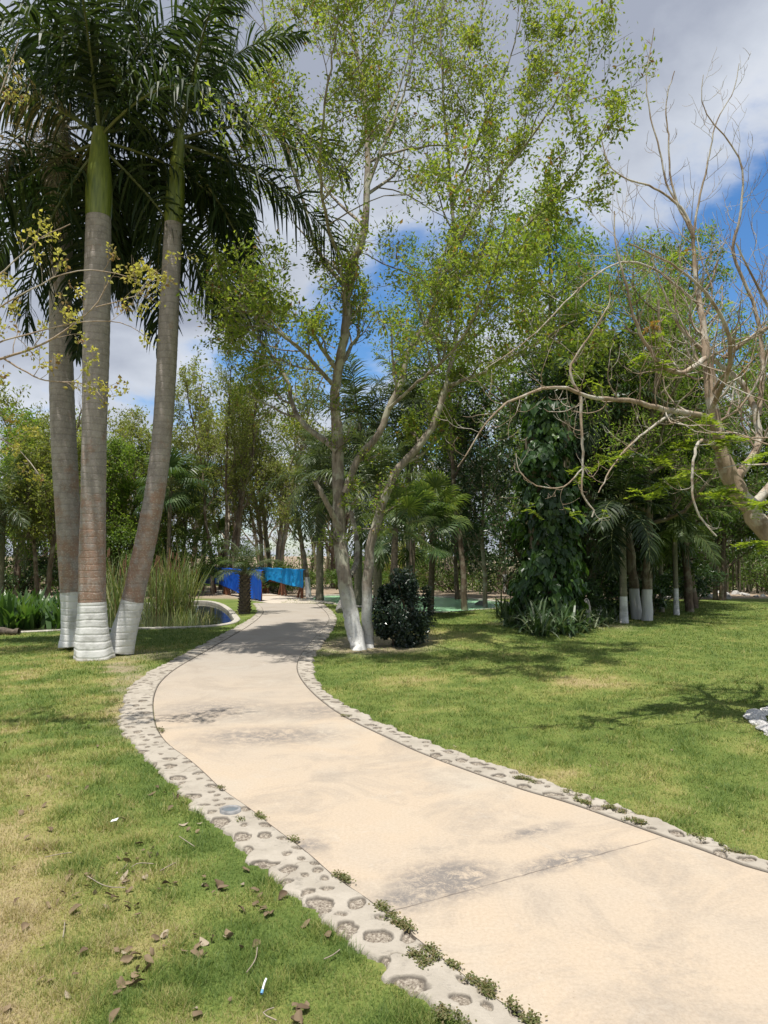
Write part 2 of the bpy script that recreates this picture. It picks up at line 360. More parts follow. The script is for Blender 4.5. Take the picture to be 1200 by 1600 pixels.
# grass and ground share the same dryness field, carried by the attribute "dry"
def green_ramp(t, d):
    return t.ramp(d, (0.0, (0.085, 0.145, 0.03)), (0.3, (0.155, 0.215, 0.048)), (0.55, (0.27, 0.275, 0.085)), (0.8, (0.38, 0.32, 0.15)), (1.0, (0.42, 0.34, 0.21)))
t = NT('grass blades'); d = t.attr('dry'); r = t.attr('rnd'); dd = t.math('ADD', d, t.math('MULTIPLY', t.math('SUBTRACT', r, 0.5), 0.8), clamp=True)
c = green_ramp(t, dd); t.base(c, 0.55, 0.25); t.translucent(t.mix(1.0, c, (1.2, 1.25, 0.7), 'MULTIPLY'), 0.3); M['grass'] = t.m
t = NT('lawn soil and thatch'); d = t.attr('dry'); di = t.attr('dirt')
n = t.noise(55, 5, 0.7, t.world()); dd = t.math('ADD', d, t.math('MULTIPLY', t.math('SUBTRACT', n, 0.5), 0.9), clamp=True)
c = t.mix(0.25, green_ramp(t, dd), (0.09, 0.07, 0.035))
n2_ = t.noise(2.5, 6, 0.7, t.world()); soil = t.ramp(n2_, (0.3, (0.17, 0.125, 0.085)), (0.5, (0.29, 0.23, 0.165)), (0.7, (0.42, 0.36, 0.28)))
soil = t.mix(0.5, soil, t.ramp(t.noise(30, 4, 0.7, t.world()), (0.35, (0.12, 0.085, 0.055)), (0.65, (0.42, 0.34, 0.26))))
c = t.mix(di, c, soil); t.base(c, 0.95, 0.1); t.bump(n, 0.6, 0.02); M['ground'] = t.m

# concrete path
t = NT('peach concrete'); w_ = t.world()
big = t.noise(0.55, 4, 0.6, w_); c = t.ramp(big, (0.34, (0.39, 0.335, 0.27)), (0.5, (0.43, 0.35, 0.262)), (0.64, (0.41, 0.365, 0.30)))
yy = t.sepz(w_)
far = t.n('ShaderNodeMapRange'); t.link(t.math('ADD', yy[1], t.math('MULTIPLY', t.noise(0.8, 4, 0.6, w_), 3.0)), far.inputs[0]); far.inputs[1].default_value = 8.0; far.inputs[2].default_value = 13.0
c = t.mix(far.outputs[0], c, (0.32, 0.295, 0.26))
streak = t.ramp(t.noise(1.3, 10, 0.76, w_, 0.8), (0.47, 0.0), (0.63, 0.75)); c = t.mix(streak, c, (0.27, 0.235, 0.195))
c = t.mix(t.ramp(t.noise(3.2, 9, 0.8, w_, 1.0), (0.56, 0.0), (0.68, 0.45)), c, (0.46, 0.42, 0.36))
c = t.mix(t.ramp(t.noise(0.9, 10, 0.82, t.pos('Object', (1, 2.2, 1)), 0.3), (0.585, 0.0), (0.66, 0.4)), c, (0.20, 0.18, 0.16))
fine = t.noise(60, 4, 0.7, w_); c = t.mix(t.ramp(t.noise(150, 2, 0.6, w_), (0.62, 0.0), (0.68, 0.35)), c, (0.24, 0.19, 0.14))
c = t.mix(0.26, c, t.ramp(fine, (0.3, (0.22, 0.175, 0.13)), (0.7, (0.50, 0.43, 0.35))))
# grey mould: a few blotches near the joint and at the far bend
def blob(cx_, cy_, rx, ry, ang):
    mp = t.n('ShaderNodeMapping', vector_type='TEXTURE'); mp.inputs['Location'].default_value = (cx_, cy_, 0); mp.inputs['Rotation'].default_value = (0, 0, ang); mp.inputs['Scale'].default_value = (rx, ry, 1000)
    t.link(w_, mp.inputs[0]); g = t.n('ShaderNodeTexGradient', gradient_type='SPHERICAL'); t.link(mp.outputs[0], g.inputs[0]); return g.outputs['Fac']
J0, J1 = G(622, 1421), G(1012, 1314); JD = unit(J1 - J0); ja = math.atan2(JD[1], JD[0])
acc = None
for (bx, by, rx, ry, an, k) in [(*G(700, 1375)[:2], 0.40, 0.26, ja, 1.5), (*G(635, 1405)[:2], 0.25, 0.16, ja, 1.25), (*G(880, 1345)[:2], 0.5, 0.12, ja, 1.25), (*G(480, 1322)[:2], 0.2, 0.12, 0.4, 1.0), (*G(830, 1300)[:2], 0.4, 0.10, ja, 0.9),
                                (*G(420, 1150)[:2], 0.9, 0.45, 0.1, 1.0), (*G(340, 1110)[:2], 0.8, 0.7, 0.0, 0.9), (*G(500, 1110)[:2], 0.7, 0.5, 0.2, 0.7)]:
    g = t.math('MULTIPLY', blob(bx, by, rx, ry, an), k); acc = g if acc is None else t.math('MAXIMUM', acc, g)
st = t.math('MULTIPLY', acc, t.ramp(t.noise(11, 10, 0.85, w_, 0.5), (0.41, 0.0), (0.56, 1.25)), clamp=True)
c = t.mix(t.math('MULTIPLY', st, 0.85), c, (0.145, 0.135, 0.13))
# expansion joint: a wavering saw cut across the slab
dp = t.n('ShaderNodeVectorMath', operation='DOT_PRODUCT'); t.link(w_, dp.inputs[0]); dp.inputs[1].default_value = (-JD[1], JD[0], 0)
ds = t.math('ABSOLUTE', t.math('ADD', t.math('SUBTRACT', dp.outputs['Value'], float(-JD[1] * J0[0] + JD[0] * J0[1])), t.math('MULTIPLY', t.math('SUBTRACT', t.noise(9, 3, 0.6, w_), 0.5), 0.02)))
jm = t.n('ShaderNodeMapRange'); t.link(ds, jm.inputs[0]); jm.inputs[1].default_value = 0.0025; jm.inputs[2].default_value = 0.006; jm.inputs[3].default_value = 1; jm.inputs[4].default_value = 0
near = t.n('ShaderNodeMapRange'); t.link(yy[1], near.inputs[0]); near.inputs[1].default_value = 5.4; near.inputs[2].default_value = 5.5; near.inputs[3].default_value = 1; near.inputs[4].default_value = 0
jj = t.math('MULTIPLY', jm.outputs[0], near.outputs[0]); jj = t.math('MULTIPLY', jj, t.ramp(t.noise(6, 4, 0.7, w_), (0.38, 0.35), (0.55, 1.0)))
c = t.mix(t.math('MULTIPLY', jj, 0.75), c, (0.12, 0.10, 0.085))
pit = t.ramp(t.noise(110, 2, 0.5, w_), (0.70, 0.0), (0.74, 0.6)); c = t.mix(pit, c, (0.20, 0.15, 0.11))
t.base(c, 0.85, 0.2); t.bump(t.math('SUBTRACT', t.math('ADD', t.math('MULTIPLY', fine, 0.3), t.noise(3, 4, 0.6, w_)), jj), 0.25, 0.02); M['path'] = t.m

t = NT('kerb mortar and set stones'); s_ = t.attr('stone'); w_ = t.world()
cm = t.ramp(t.noise(4, 6, 0.7, w_), (0.3, (0.29, 0.26, 0.215)), (0.7, (0.41, 0.372, 0.315)))
cm = t.mix(t.ramp(t.noise(13, 6, 0.75, w_), (0.56, 0.0), (0.66, 0.5)), cm, (0.17, 0.155, 0.135))
stn = t.ramp(t.noise(70, 5, 0.7, w_), (0.34, (0.09, 0.07, 0.055)), (0.47, (0.20, 0.17, 0.135)), (0.60, (0.36, 0.32, 0.265)))
c = t.mix(s_, cm, stn); ed = t.attr('seam'); c = t.mix(t.math('MULTIPLY', ed, 0.9), c, (0.055, 0.045, 0.036))
t.base(c, 0.9, 0.2); t.bump(t.math('ADD', t.noise(70, 4, 0.7, w_), t.math('MULTIPLY', t.noise(45, 5, 0.75, w_), s_)), 0.5, 0.012); M['kerb'] = t.m

def water_mat(name, col, rough, tint=0.6):
    t = NT(name); t.base(col, rough, 0.5); t.bump(t.noise(2.2, 3, 0.5, t.world()), 0.08, 0.05); t.bsdf.inputs['IOR'].default_value = 1.33; return t.m
M['pond'] = water_mat('dark pond water', (0.03, 0.035, 0.018), 0.05)
M['pool'] = water_mat('green pool water', (0.27, 0.50, 0.29), 0.25)
t = NT('lamp glass'); t.base((0.13, 0.15, 0.165), 0.35, 0.4); M['lampglass'] = t.m
t = NT('grey metal ring'); t.base(t.ramp(t.noise(20, 4), (0.3, (0.13, 0.13, 0.13)), (0.7, (0.3, 0.3, 0.3))), 0.5); M['metalring'] = t.m
t = NT('paper scrap'); t.base((0.72, 0.74, 0.74), 0.6); M['paper'] = t.m
t = NT('blue paper'); t.base((0.15, 0.35, 0.6), 0.6); M['bluepaper'] = t.m

# ------------------------------------------------------------------ ground layout (read off the photograph)
LI = [(840, 1602), (812, 1585), (767, 1555), (707, 1510), (640, 1457), (587, 1412), (524, 1371), (480, 1330), (427, 1292), (390, 1262), (345, 1232), (319, 1206), (296, 1186), (262, 1163), (245, 1139), (240, 1112), (240, 1090), (249, 1067), (274, 1045), (315, 1022), (352, 1000), (387, 980), (409, 963), (413, 953), (402, 942)]
LO = [(724, 1602), (662, 1570), (625, 1540), (569, 1491), (505, 1439), (437, 1378), (382, 1334), (334, 1292), (300, 1255), (270, 1225), (236, 1191), (206, 1161), (188, 1139), (188, 1101), (208, 1067), (236, 1047), (281, 1026), (307, 1011), (336, 997), (370, 979), (397, 964), (404, 953), (396, 943)]
RI = [(1200, 1368), (1100, 1330), (1033, 1307), (967, 1283), (883, 1253), (825, 1238), (750, 1212), (660, 1179), (600, 1151), (538, 1122), (499, 1094), (476, 1071), (464, 1052), (463, 1037), (471, 1020), (490, 997), (510, 977), (516, 962), (493, 943)]
RO = [(1200, 1345), (1133, 1325), (1067, 1297), (1000, 1272), (933, 1248), (867, 1226), (810, 1206), (772, 1194), (697, 1170), (630, 1145), (574, 1118), (521, 1094), (499, 1071), (489, 1049), (488, 1032), (497, 1015), (511, 997), (524, 977), (527, 962), (504, 943)]
li, lo, ri, ro = [np.array([G(*q) for q in l]) for l in (LI, LO, RI, RO)]
def extend(p, pts): return np.concatenate([np.array([[*q, 0.0] for q in pts]), p])
li = extend(li, [(li[0, 0] + 2.6, -1.6), (li[0, 0] + 1.0, 1.0)]); lo = extend(lo, [(lo[0, 0] + 2.75, -1.85), (lo[0, 0] + 1.0, 0.95)])
ri = extend(ri, [(ri[0, 0] + 5.2, -0.6), (ri[0, 0] + 2.0, 2.05)]); ro = extend(ro, [(ro[0, 0] + 5.3, -0.35), (ro[0, 0] + 2.0, 2.3)])
li, lo, ri, ro = [smooth_line(q, 2) for q in (li, lo, ri, ro)]
corridor = np.concatenate([lo, ro[::-1]])

def poly_obj(name, pts, z, mat, kind='structure', parent=None):
    pts3 = [Vector((float(p[0]), float(p[1]), 0)) for p in pts]
    tri = tessellate_polygon([pts3]); V = np.array([[p[0], p[1], z] for p in pts3])
    T = np.array(tri); a = V[T[:, 1]] - V[T[:, 0]]; b = V[T[:, 2]] - V[T[:, 0]]
    fl = (a[:, 0] * b[:, 1] - a[:, 1] * b[:, 0]) < 0; T[fl] = T[fl][:, ::-1]
    o = MB().add(V, T).build(name, mat, parent, smooth=False)
    if kind: o['kind'] = kind
    return o
path_poly = np.concatenate([li, ri[::-1]])
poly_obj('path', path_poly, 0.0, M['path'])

# left pond and right pool outlines
pondL = np.array([G(*q) for q in [(371, 968), (362, 975), (312, 980), (208, 982), (112, 984), (33, 988), (-60, 990), (-160, 985), (-200, 965), (-100, 950), (60, 946), (180, 944), (270, 942), (318, 938), (345, 943), (362, 955)]])
poolR = np.array([G(*q) for q in [(480, 937.5), (527, 944), (600, 951), (680, 958), (740, 954), (800, 948), (796, 941), (745, 935), (670, 931), (560, 929), (490, 930)]])
pondL = smooth_line(np.concatenate([pondL, pondL[:1]]), 2)[:-1]; poolR = smooth_line(np.concatenate([poolR, poolR[:1]]), 2)[:-1]

def dist_to(x, y, poly, n=400):
    q = resample(np.concatenate([poly, poly[:1]]), 0.4); d = np.full(x.shape, 1e9)
    for p in q: d = np.minimum(d, (x - p[0]) ** 2 + (y - p[1]) ** 2)
    return np.sqrt(d)
CT = G(566, 1010)                             # foot of the centre tree
def dirt_field(x, y):
    d = np.clip((y - 25.5 + 2.2 * (fbm(x * 0.25, y * 0.25) - 0.5) - np.clip(x - 8, 0, 8) * 0.15) / 1.2, 0, 1)
    r = np.hypot((x - CT[0]) / 1.25, (y - CT[1] - 0.3) / 1.5); d = np.maximum(d, np.clip((1.15 - r + 0.9 * (fbm(x * 1.7, y * 1.7) - 0.5)) / 0.5, 0, 1) * 0.75)
    r = np.hypot((x - 4.1) / 1.6, (y - 16.6) / 1.2); d = np.maximum(d, np.clip((1.1 - r + 0.8 * (fbm(x * 1.5, y * 1.5) - 0.5)) / 0.5, 0, 1) * 0.7)
    r = np.hypot(x + 3.9, y - 11.6); d = np.maximum(d, np.clip((0.75 - r) / 0.3, 0, 1) * 0.5)
    # a worn brown strip along the kerbs, wider at the left bend
    e = inpoly(x, y, worn); d = np.maximum(d, e * np.clip(fbm(x * 3, y * 3) * 1.6 - 0.35, 0, 0.8))
    return d
WORN = [(165, 1030), (230, 1035), (236, 1191), (200, 1160), (180, 1135), (178, 1100)]
worn = np.array([G(*q) for q in WORN])
def dry_field(x, y):
    n = fbm(x * 0.8 + 3, y * 0.8, 4); m = fbm(x * 3.2, y * 3.2 + 9, 3)
    rt_ = np.clip((x + 0.45 * y - 0.9) / 1.0, 0, 1) * 0.45
    d = 0.30 - 0.22 * rt_ + (1 - rt_ * 1.3) * (0.8 * (n - 0.47) + 1.1 * (m - 0.5)) + 0.6 * (fbm(x * 13, y * 13, 2) - 0.5)
    left = np.clip((0.9 - x - 0.45 * y) / 1.0, 0, 1) * np.clip((7.5 - y) / 3.5, 0, 1)
    d = d + left * (0.30 + 0.32 * np.clip((4.6 - y) / 2.0, 0, 1) * np.clip((-0.6 - x) / 1.2, 0, 1))
    for (px, py, rx, ry, k) in [(930, 1068, 0.6, 0.5, 0.7), (640, 1060, 0.7, 0.5, 0.3), (880, 1205, 1.3, 0.35, 0.3), (660, 1000, 1.2, 0.8, 0.45), (1150, 1300, 0.8, 0.25, 0.12), (620, 1110, 0.4, 0.8, 0.15)]:
        g = G(px, py); d = d + k * np.exp(-((x - g[0]) / rx) ** 2 - ((y - g[1]) / ry) ** 2)
    return np.clip(d, 0, 1)
def height(x, y):
    h = -0.012 + 0.10 * (fbm(x * 0.35 + 2, y * 0.35, 3) - 0.5) * np.clip(dist_corr(x, y) / 3.0, 0, 1)
    g = np.clip(1 - np.hypot((x - 1.6) / 2.6, (y - 14.6) / 2.2), 0, 1); h = h + 0.16 * g * g * (3 - 2 * g) * np.clip(dist_corr(x, y) / 1.0, 0, 1)
    return h
_cq = resample(np.concatenate([lo, ro[::-1]]), 0.3)
def dist_corr(x, y):
    d = np.full(np.shape(x), 1e9)
    for p in _cq: d = np.minimum(d, (x - p[0]) ** 2 + (y - p[1]) ** 2)
    return np.sqrt(d)
def gz(x, y): return float(height(np.array([x]), np.array([y]))[0])

def axis(segs):
    out = []
    for a, b, s in segs: out.append(np.arange(a, b, s))
    return np.concatenate(out + [[segs[-1][1]]])
gx = axis([(-900, -60, 60), (-60, -16, 2), (-16, 16, 0.2), (16, 60, 2), (60, 900, 60)])
gy = axis([(-300, -10, 40), (-10, 0, 1), (0, 34, 0.2), (34, 80, 2), (80, 1400, 80)])
X, Yg = np.meshgrid(gx, gy, indexing='ij'); x, y = X.ravel(), Yg.ravel()
z = height(x, y)
inL = inpoly(x, y, pondL); inR = inpoly(x, y, poolR)
dl = dist_to(x, y, pondL); dr = dist_to(x, y, poolR)
z = np.where(inL, -0.03 - 0.5 * np.clip((dl + 0.02) / 0.5, 0, 1), z); z = np.where(inR, -0.03 - 0.6 * np.clip((dr + 0.02) / 0.4, 0, 1), z)
ins = inpoly(x, y, corridor); z = np.where(ins, np.minimum(z, -0.014), z)
ny = len(gy); i, j = np.meshgrid(np.arange(len(gx) - 1), np.arange(ny - 1), indexing='ij'); a = (i * ny + j).ravel()
Fg = np.stack([a, a + ny, a + ny + 1, a + 1], axis=1)
o = MB().add(np.stack([x, y, z], 1), Fg).build('ground', M['ground'], extra={'dry': dry_field(x, y), 'dirt': dirt_field(x, y)}); o['kind'] = 'structure'
poly_obj('pond_water', pondL, -0.07, M['pond']); poly_obj('pool_water', poolR, -0.035, M['pool'])

def rim(name, poly, wd, top, label, rough=0.02, seed=1):
    rng = np.random.default_rng(seed); q = resample(np.concatenate([poly, poly[:1]]), 0.15)[:-1]; n = len(q)
    tg = unit(np.roll(q, -1, 0) - np.roll(q, 1, 0)); nm = np.stack([tg[:, 1], -tg[:, 0], tg[:, 2] * 0], 1)
    j1 = rng.normal(0, rough, n)[:, None]
    prof = [(-wd / 2, -0.35), (-wd / 2, top - 0.015), (-wd / 2 + 0.02, top), (wd / 2 - 0.02, top), (wd / 2, top - 0.015), (wd / 2, -0.35)]
    V = np.stack([q + nm * (o_ + j1) + np.array([0, 0, zz_]) for o_, zz_ in prof], 1).reshape(-1, 3)
    k = len(prof); i = np.arange(n)[:, None]; j = np.arange(k - 1)[None, :]; i2 = (i + 1) % n
    Fr = np.stack([i * k + j, i * k + j + 1, i2 * k + j + 1, i2 * k + j], -1).reshape(-1, 4)
    o = MB().add(V, Fr).build(name, M['rim'], smooth=False); o['kind'] = 'structure'; return o
rim('pond_edge', pondL, 0.16, 0.02, None, 0.004, 1); rim('pool_edge', poolR, 0.24, 0.012, None, 0.01, 2)

# rubble kerbs: mortar strips with rough stones set in them
def kerb(name, inner, outer, seed):
    rng = np.random.default_rng(seed)
    n = 4600; s_in = resample(inner, 0.003); s_out = resample(outer, 0.005)
    u = np.linspace(0, 1, n) ; u = u ** 1.6
    a = s_in[(u * (len(s_in) - 1)).astype(int)]
    # nearest outer point, kept monotone
    idx = np.array([np.argmin(np.sum((s_out[::6] - p) ** 2, 1)) * 6 for p in a]); idx = np.maximum.accumulate(idx)
    b = s_out[np.clip(idx, 0, len(s_out) - 1)]
    k = np.ones(21) / 21; b = np.stack([np.convolve(np.pad(b[:, q], 10, 'edge'), k, 'valid') for q in range(3)], 1)
    m = 64; tt = np.linspace(0, 1, m)
    wob = (fbm(u * 260 + seed, u * 0, 3) - 0.5) * 0.10 + (fbm(u * 900 + seed, u * 0 + 4, 2) - 0.5) * 0.04
    dirn = unit(b - a); b2 = b + dirn * wob[:, None]
    Pn = a[:, None, :] * (1 - tt)[None, :, None] + b2[:, None, :] * tt[None, :, None]
    x, y = Pn[..., 0], Pn[..., 1]
    # stones
    cum = np.concatenate([[0], np.cumsum(np.linalg.norm(np.diff(a, axis=0), axis=1))]); tot = cum[-1]
    wd = np.linalg.norm(b - a, axis=1)
    sa = cum[:, None] * np.ones(m)[None]; sb = tt[None, :] * wd[:, None]
    stone = np.zeros_like(x); seam = np.zeros_like(x)
    rows = []; cand = rng.random((9000, 3)) * [tot, 1, 1]
    for s_, t_, k_ in cand:
        ww = float(np.interp(s_, cum, wd)); outer = t_ > 0.72
        rr = (0.030 + 0.030 * k_) * (1.15 if outer else 0.9) * (1 if k_ > 0.35 else 0.75); p_ = t_ * ww
        if p_ < rr * 0.7 or p_ > ww - rr * (0.1 if outer else 0.5): continue
        near_ = rows[-400:] if False else rows
        if any(abs(q[0] - s_) < 0.16 and math.hypot(q[0] - s_, q[1] - p_) < (q[2] + rr) * 1.22 + 0.012 for q in near_): continue
        if rng.random() < 0.30: rows.append((s_, p_, rr * 0.45, rr * 0.4, 9.0)); continue
        rows.append((s_, p_, rr * rng.uniform(1.0, 1.35), rr * rng.uniform(0.72, 0.95), rng.uniform(-1.2, 1.2)))
    rows = [q for q in rows if q[4] < 8]
    nz = (fbm(x * 26, y * 26, 2) - 0.5) * 0.5
    ci = np.interp([r_[0] for r_ in rows], cum, np.arange(n)).astype(int)
    for (sc, tc2, ra, rb, an), c0 in zip(rows, ci):
        l0 = max(0, c0 - 200); l1 = min(n, c0 + 200)
        dx = sa[l0:l1] - sc; dy = sb[l0:l1] - tc2; ca, sn = math.cos(an), math.sin(an)
        r = np.sqrt(((dx * ca + dy * sn) / ra) ** 2 + ((-dx * sn + dy * ca) / rb) ** 2) + nz[l0:l1]
        stone[l0:l1] = np.maximum(stone[l0:l1], np.clip((1.04 - r) / 0.07, 0, 1))
        seam[l0:l1] = np.maximum(seam[l0:l1], np.clip(1 - np.abs(r - 1.06) / 0.15, 0, 1) ** 0.7)
    inner_seam = np.clip((0.018 - sb) / 0.012, 0, 1); seam = np.maximum(seam, inner_seam)
    # cracks across the mortar
    for q in range(int(tot / 0.5)):
        sc = rng.uniform(0, tot); c0 = int(np.interp(sc, cum, np.arange(n))); l0 = max(0, c0 - 45); l1 = min(n, c0 + 45)
        seam[l0:l1] = np.maximum(seam[l0:l1], (np.abs(sa[l0:l1] - sc - 0.06 * np.sin(sb[l0:l1] * 22 + q)) < 0.004) * 0.8)
    hz = 0.012 + 0.006 * (fbm(x * 9, y * 9, 3) - 0.5) + stone * (-0.012 + 0.016 * (fbm(x * 55, y * 55, 3) - 0.5)) - seam * 0.012
    hz = hz * 1.0; edge = np.clip((tt[None, :] - 0.90) / 0.10, 0, 1); hz = hz - edge ** 2 * 0.018
    hz[:, 0] = -0.02; hz[:, 1] = np.maximum(hz[:, 1] - 0.012, 0.004); hz[:, -1] = -0.04
    V = np.stack([x, y, hz], -1).reshape(-1, 3); i, j = np.meshgrid(np.arange(n - 1), np.arange(m - 1), indexing='ij'); q0 = (i * m + j).ravel()
    Fk = np.stack([q0, q0 + m, q0 + m + 1, q0 + 1], 1)
    if name.endswith('right') : Fk = Fk
    o = MB().add(V, Fk).build(name.replace('_right', ''), M['kerb'], extra={'stone': stone.ravel(), 'seam': seam.ravel()}); o['kind'] = 'structure'; return o
kerb('kerb', li, lo, 3); kerb('kerb_right', ri, ro, 8)

# lawn: individual blades, denser near the standpoint
def lawn():
    rng = np.random.default_rng(5); n = 1000000
    r = 1.7 * np.exp(rng.random(n) * math.log(27.0 / 1.7)); th = rng.uniform(R(-44), R(44), n)
    x = r * np.sin(th); y = r * np.cos(th)
    keep = ~inpoly(x, y, corridor); keep &= ~inpoly(x, y, pondL); keep &= ~inpoly(x, y, poolR)
    keep &= rng.random(n) > dirt_field(x, y) * 1.15
    keep &= ~((x < -3.5) & (y > 16.0)) & (np.hypot(x - 4.45, y - 6.6) > 0.0)
    x, y, r = x[keep], y[keep], r[keep]; n = len(x); z = height(x, y) - 0.004
    dry = dry_field(x, y); tuft = fbm(x * 7, y * 7, 2)
    h = (0.010 + 0.055 * tuft ** 2.5 + 0.014 * rng.random(n) ** 2) * (1 + 0.02 * r) * np.where(x > -1, 0.85, 1.0)
    wd = 0.0024 * (r / 2.5) ** 0.85 * rng.uniform(0.7, 1.3, n)
    az = rng.uniform(0, 2 * np.pi, n); ln = rng.uniform(0.1, 1.0, n) * h * 1.6
    b = np.stack([np.cos(az), np.sin(az), 0 * az], 1); az2 = az + rng.uniform(0.6, 2.5, n); l = np.stack([np.cos(az2), np.sin(az2), 0 * az], 1)
    base = np.stack([x, y, z], 1)
    V = np.stack([base - b * wd[:, None] / 2, base + b * wd[:, None] / 2, base + l * ln[:, None] + np.array([0, 0, 1]) * h[:, None]], 1).reshape(-1, 3)
    rn = np.repeat(rng.random(n), 3)
    o = MB().add(V, np.arange(n * 3).reshape(-1, 3), rnd=rn).build('grass', M['grass'], smooth=False, extra={'dry': np.repeat(dry, 3)})
    tag(o, 'short patchy green and straw coloured lawn on both sides of the path', 'grass', kind='stuff')
lawn()

# ------------------------------------------------------------------ trees
class Tree:
    """collects limbs (tubes) and leaf anchors; traced limbs first, then grown side branches"""
    def __init__(s, seed): s.rng = np.random.default_rng(seed); s.wood = MB(); s.tw = []; s.limbs = []
    def limb(s, pts, r0, r1, sides=8, sm=2, rough=0.03, gnarl=0.0):
        p = smooth_line(pts, sm); p = resample(p, max(0.06, np.linalg.norm(p[-1] - p[0]) / 26))
        p[1:-1] += s.rng.normal(0, rough * 0.5, (len(p) - 2, 3)) * 0.6
        u = np.linspace(0, 1, len(p)); r = r0 + (r1 - r0) * u ** 0.8
        r = r * (1 + gnarl * s.rng.normal(0, 1, len(p)))
        V, Fc = tube(p, r, sides); s.wood.add(V, Fc, 0, s.rng.random()); s.limbs.append((p, r)); return p, r
    def grow(s, p, r, n, ang, ln, lv, t0=0.3, up=0.25, seg=6, wig=0.16, keep=None, lr=0.62, nn=(5, 4), rr=0.55, taper=0.4, minr=0.004):
        rng = s.rng; L_ = len(p); cum = np.linspace(0, 1, L_)
        for k in range(n):
            t_ = t0 + (1 - t0) * (k + rng.random()) / n; i = min(L_ - 2, int(t_ * (L_ - 1)))
            d = p[i + 1] - p[i]; d = d / (np.linalg.norm(d) + 1e-9)
            q = rng.normal(size=3); q -= d * q.dot(d); q /= np.linalg.norm(q)
            a = R(rng.normal(ang, ang * 0.22)); d = d * math.cos(a) + q * math.sin(a)
            l = ln * rng.uniform(0.6, 1.2) * (1.15 - 0.5 * t_); st = l / seg
            pts = [p[i]]
            for _ in range(seg):
                d = d + rng.normal(0, wig, 3) + np.array([0, 0, up * 0.35]); d /= np.linalg.norm(d); pts.append(pts[-1] + d * st)
            pts = np.array(pts)
            if keep is not None and not keep(pts[-1]): continue
            r0 = max(minr, min(r[i] * rr, 0.05 * l + 0.004)); r1 = max(minr * 0.6, r0 * taper)
            rad = np.linspace(r0, r1, len(pts))
            V, Fc = tube(pts, rad, 5 if r0 > 0.02 else 3); s.wood.add(V, Fc, 0, rng.random())
            if lv > 1: s.grow(pts, rad, nn[0], ang, l * lr, lv - 1, 0.2, up, max(3, seg - 1), wig, keep, lr, nn[1:] or nn, rr, taper, minr)
            if lv <= 2: s.tw.append(pts)
        return s
    def anchors(s, per, t0=0.25):
        rng = s.rng; A, D = [], []
        for p in s.tw:
            u = t0 + (1 - t0) * rng.random(per); f = u * (len(p) - 1); i = np.minimum(f.astype(int), len(p) - 2); fr = (f - i)[:, None]
            A.append(p[i] * (1 - fr) + p[i + 1] * fr); D.append(p[i + 1] - p[i])
        return np.concatenate(A), unit(np.concatenate(D))
    def foliage(s, per, size, spread=0.08, aspect=0.45, keepf=None, droop=0.2, tops=0.0, t0=0.25):
        A, D = s.anchors(per, t0); rng = s.rng; n = len(A)
        if keepf is not None: k = keepf(A); A, D = A[k], D[k]; n = len(A)
        A = A + rng.normal(0, spread, (n, 3)); D = unit(D * 0.5 + rvec(rng, n) * 0.9 - np.array([0, 0, droop])); N_ = unit(rvec(rng, n) + np.array([0, 0, 0.9]))
        sz = size * rng.uniform(0.6, 1.35, n); V, Fc = leaves(A, D, N_, sz, sz * aspect)
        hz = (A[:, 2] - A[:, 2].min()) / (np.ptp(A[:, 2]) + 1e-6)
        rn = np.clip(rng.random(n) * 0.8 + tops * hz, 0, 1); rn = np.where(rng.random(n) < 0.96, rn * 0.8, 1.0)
        return MB().add(V, Fc, 0, np.repeat(rn, 4))

def make_tree(name, label, cat, base, bark, leafm, T, fol, group=None, part='crown'):
    root = thing(name, label, cat, base, group=group); b = np.asarray(base, float)
    T.wood.V = [v_ - b.astype(np.float32) for v_ in T.wood.V]; T.wood.build('trunk', bark, root)
    if fol is not None:
        fol.V = [v_ - b.astype(np.float32) for v_ in fol.V]; fol.build(part, leafm, root, smooth=False)
    return root

def PP(lst, Y):
    """trace: list of (px, py) or (px, py, dY) at base depth Y"""
    return np.array([P(q[0], q[1], Y + (q[2] if len(q) > 2 else 0)) for q in lst])

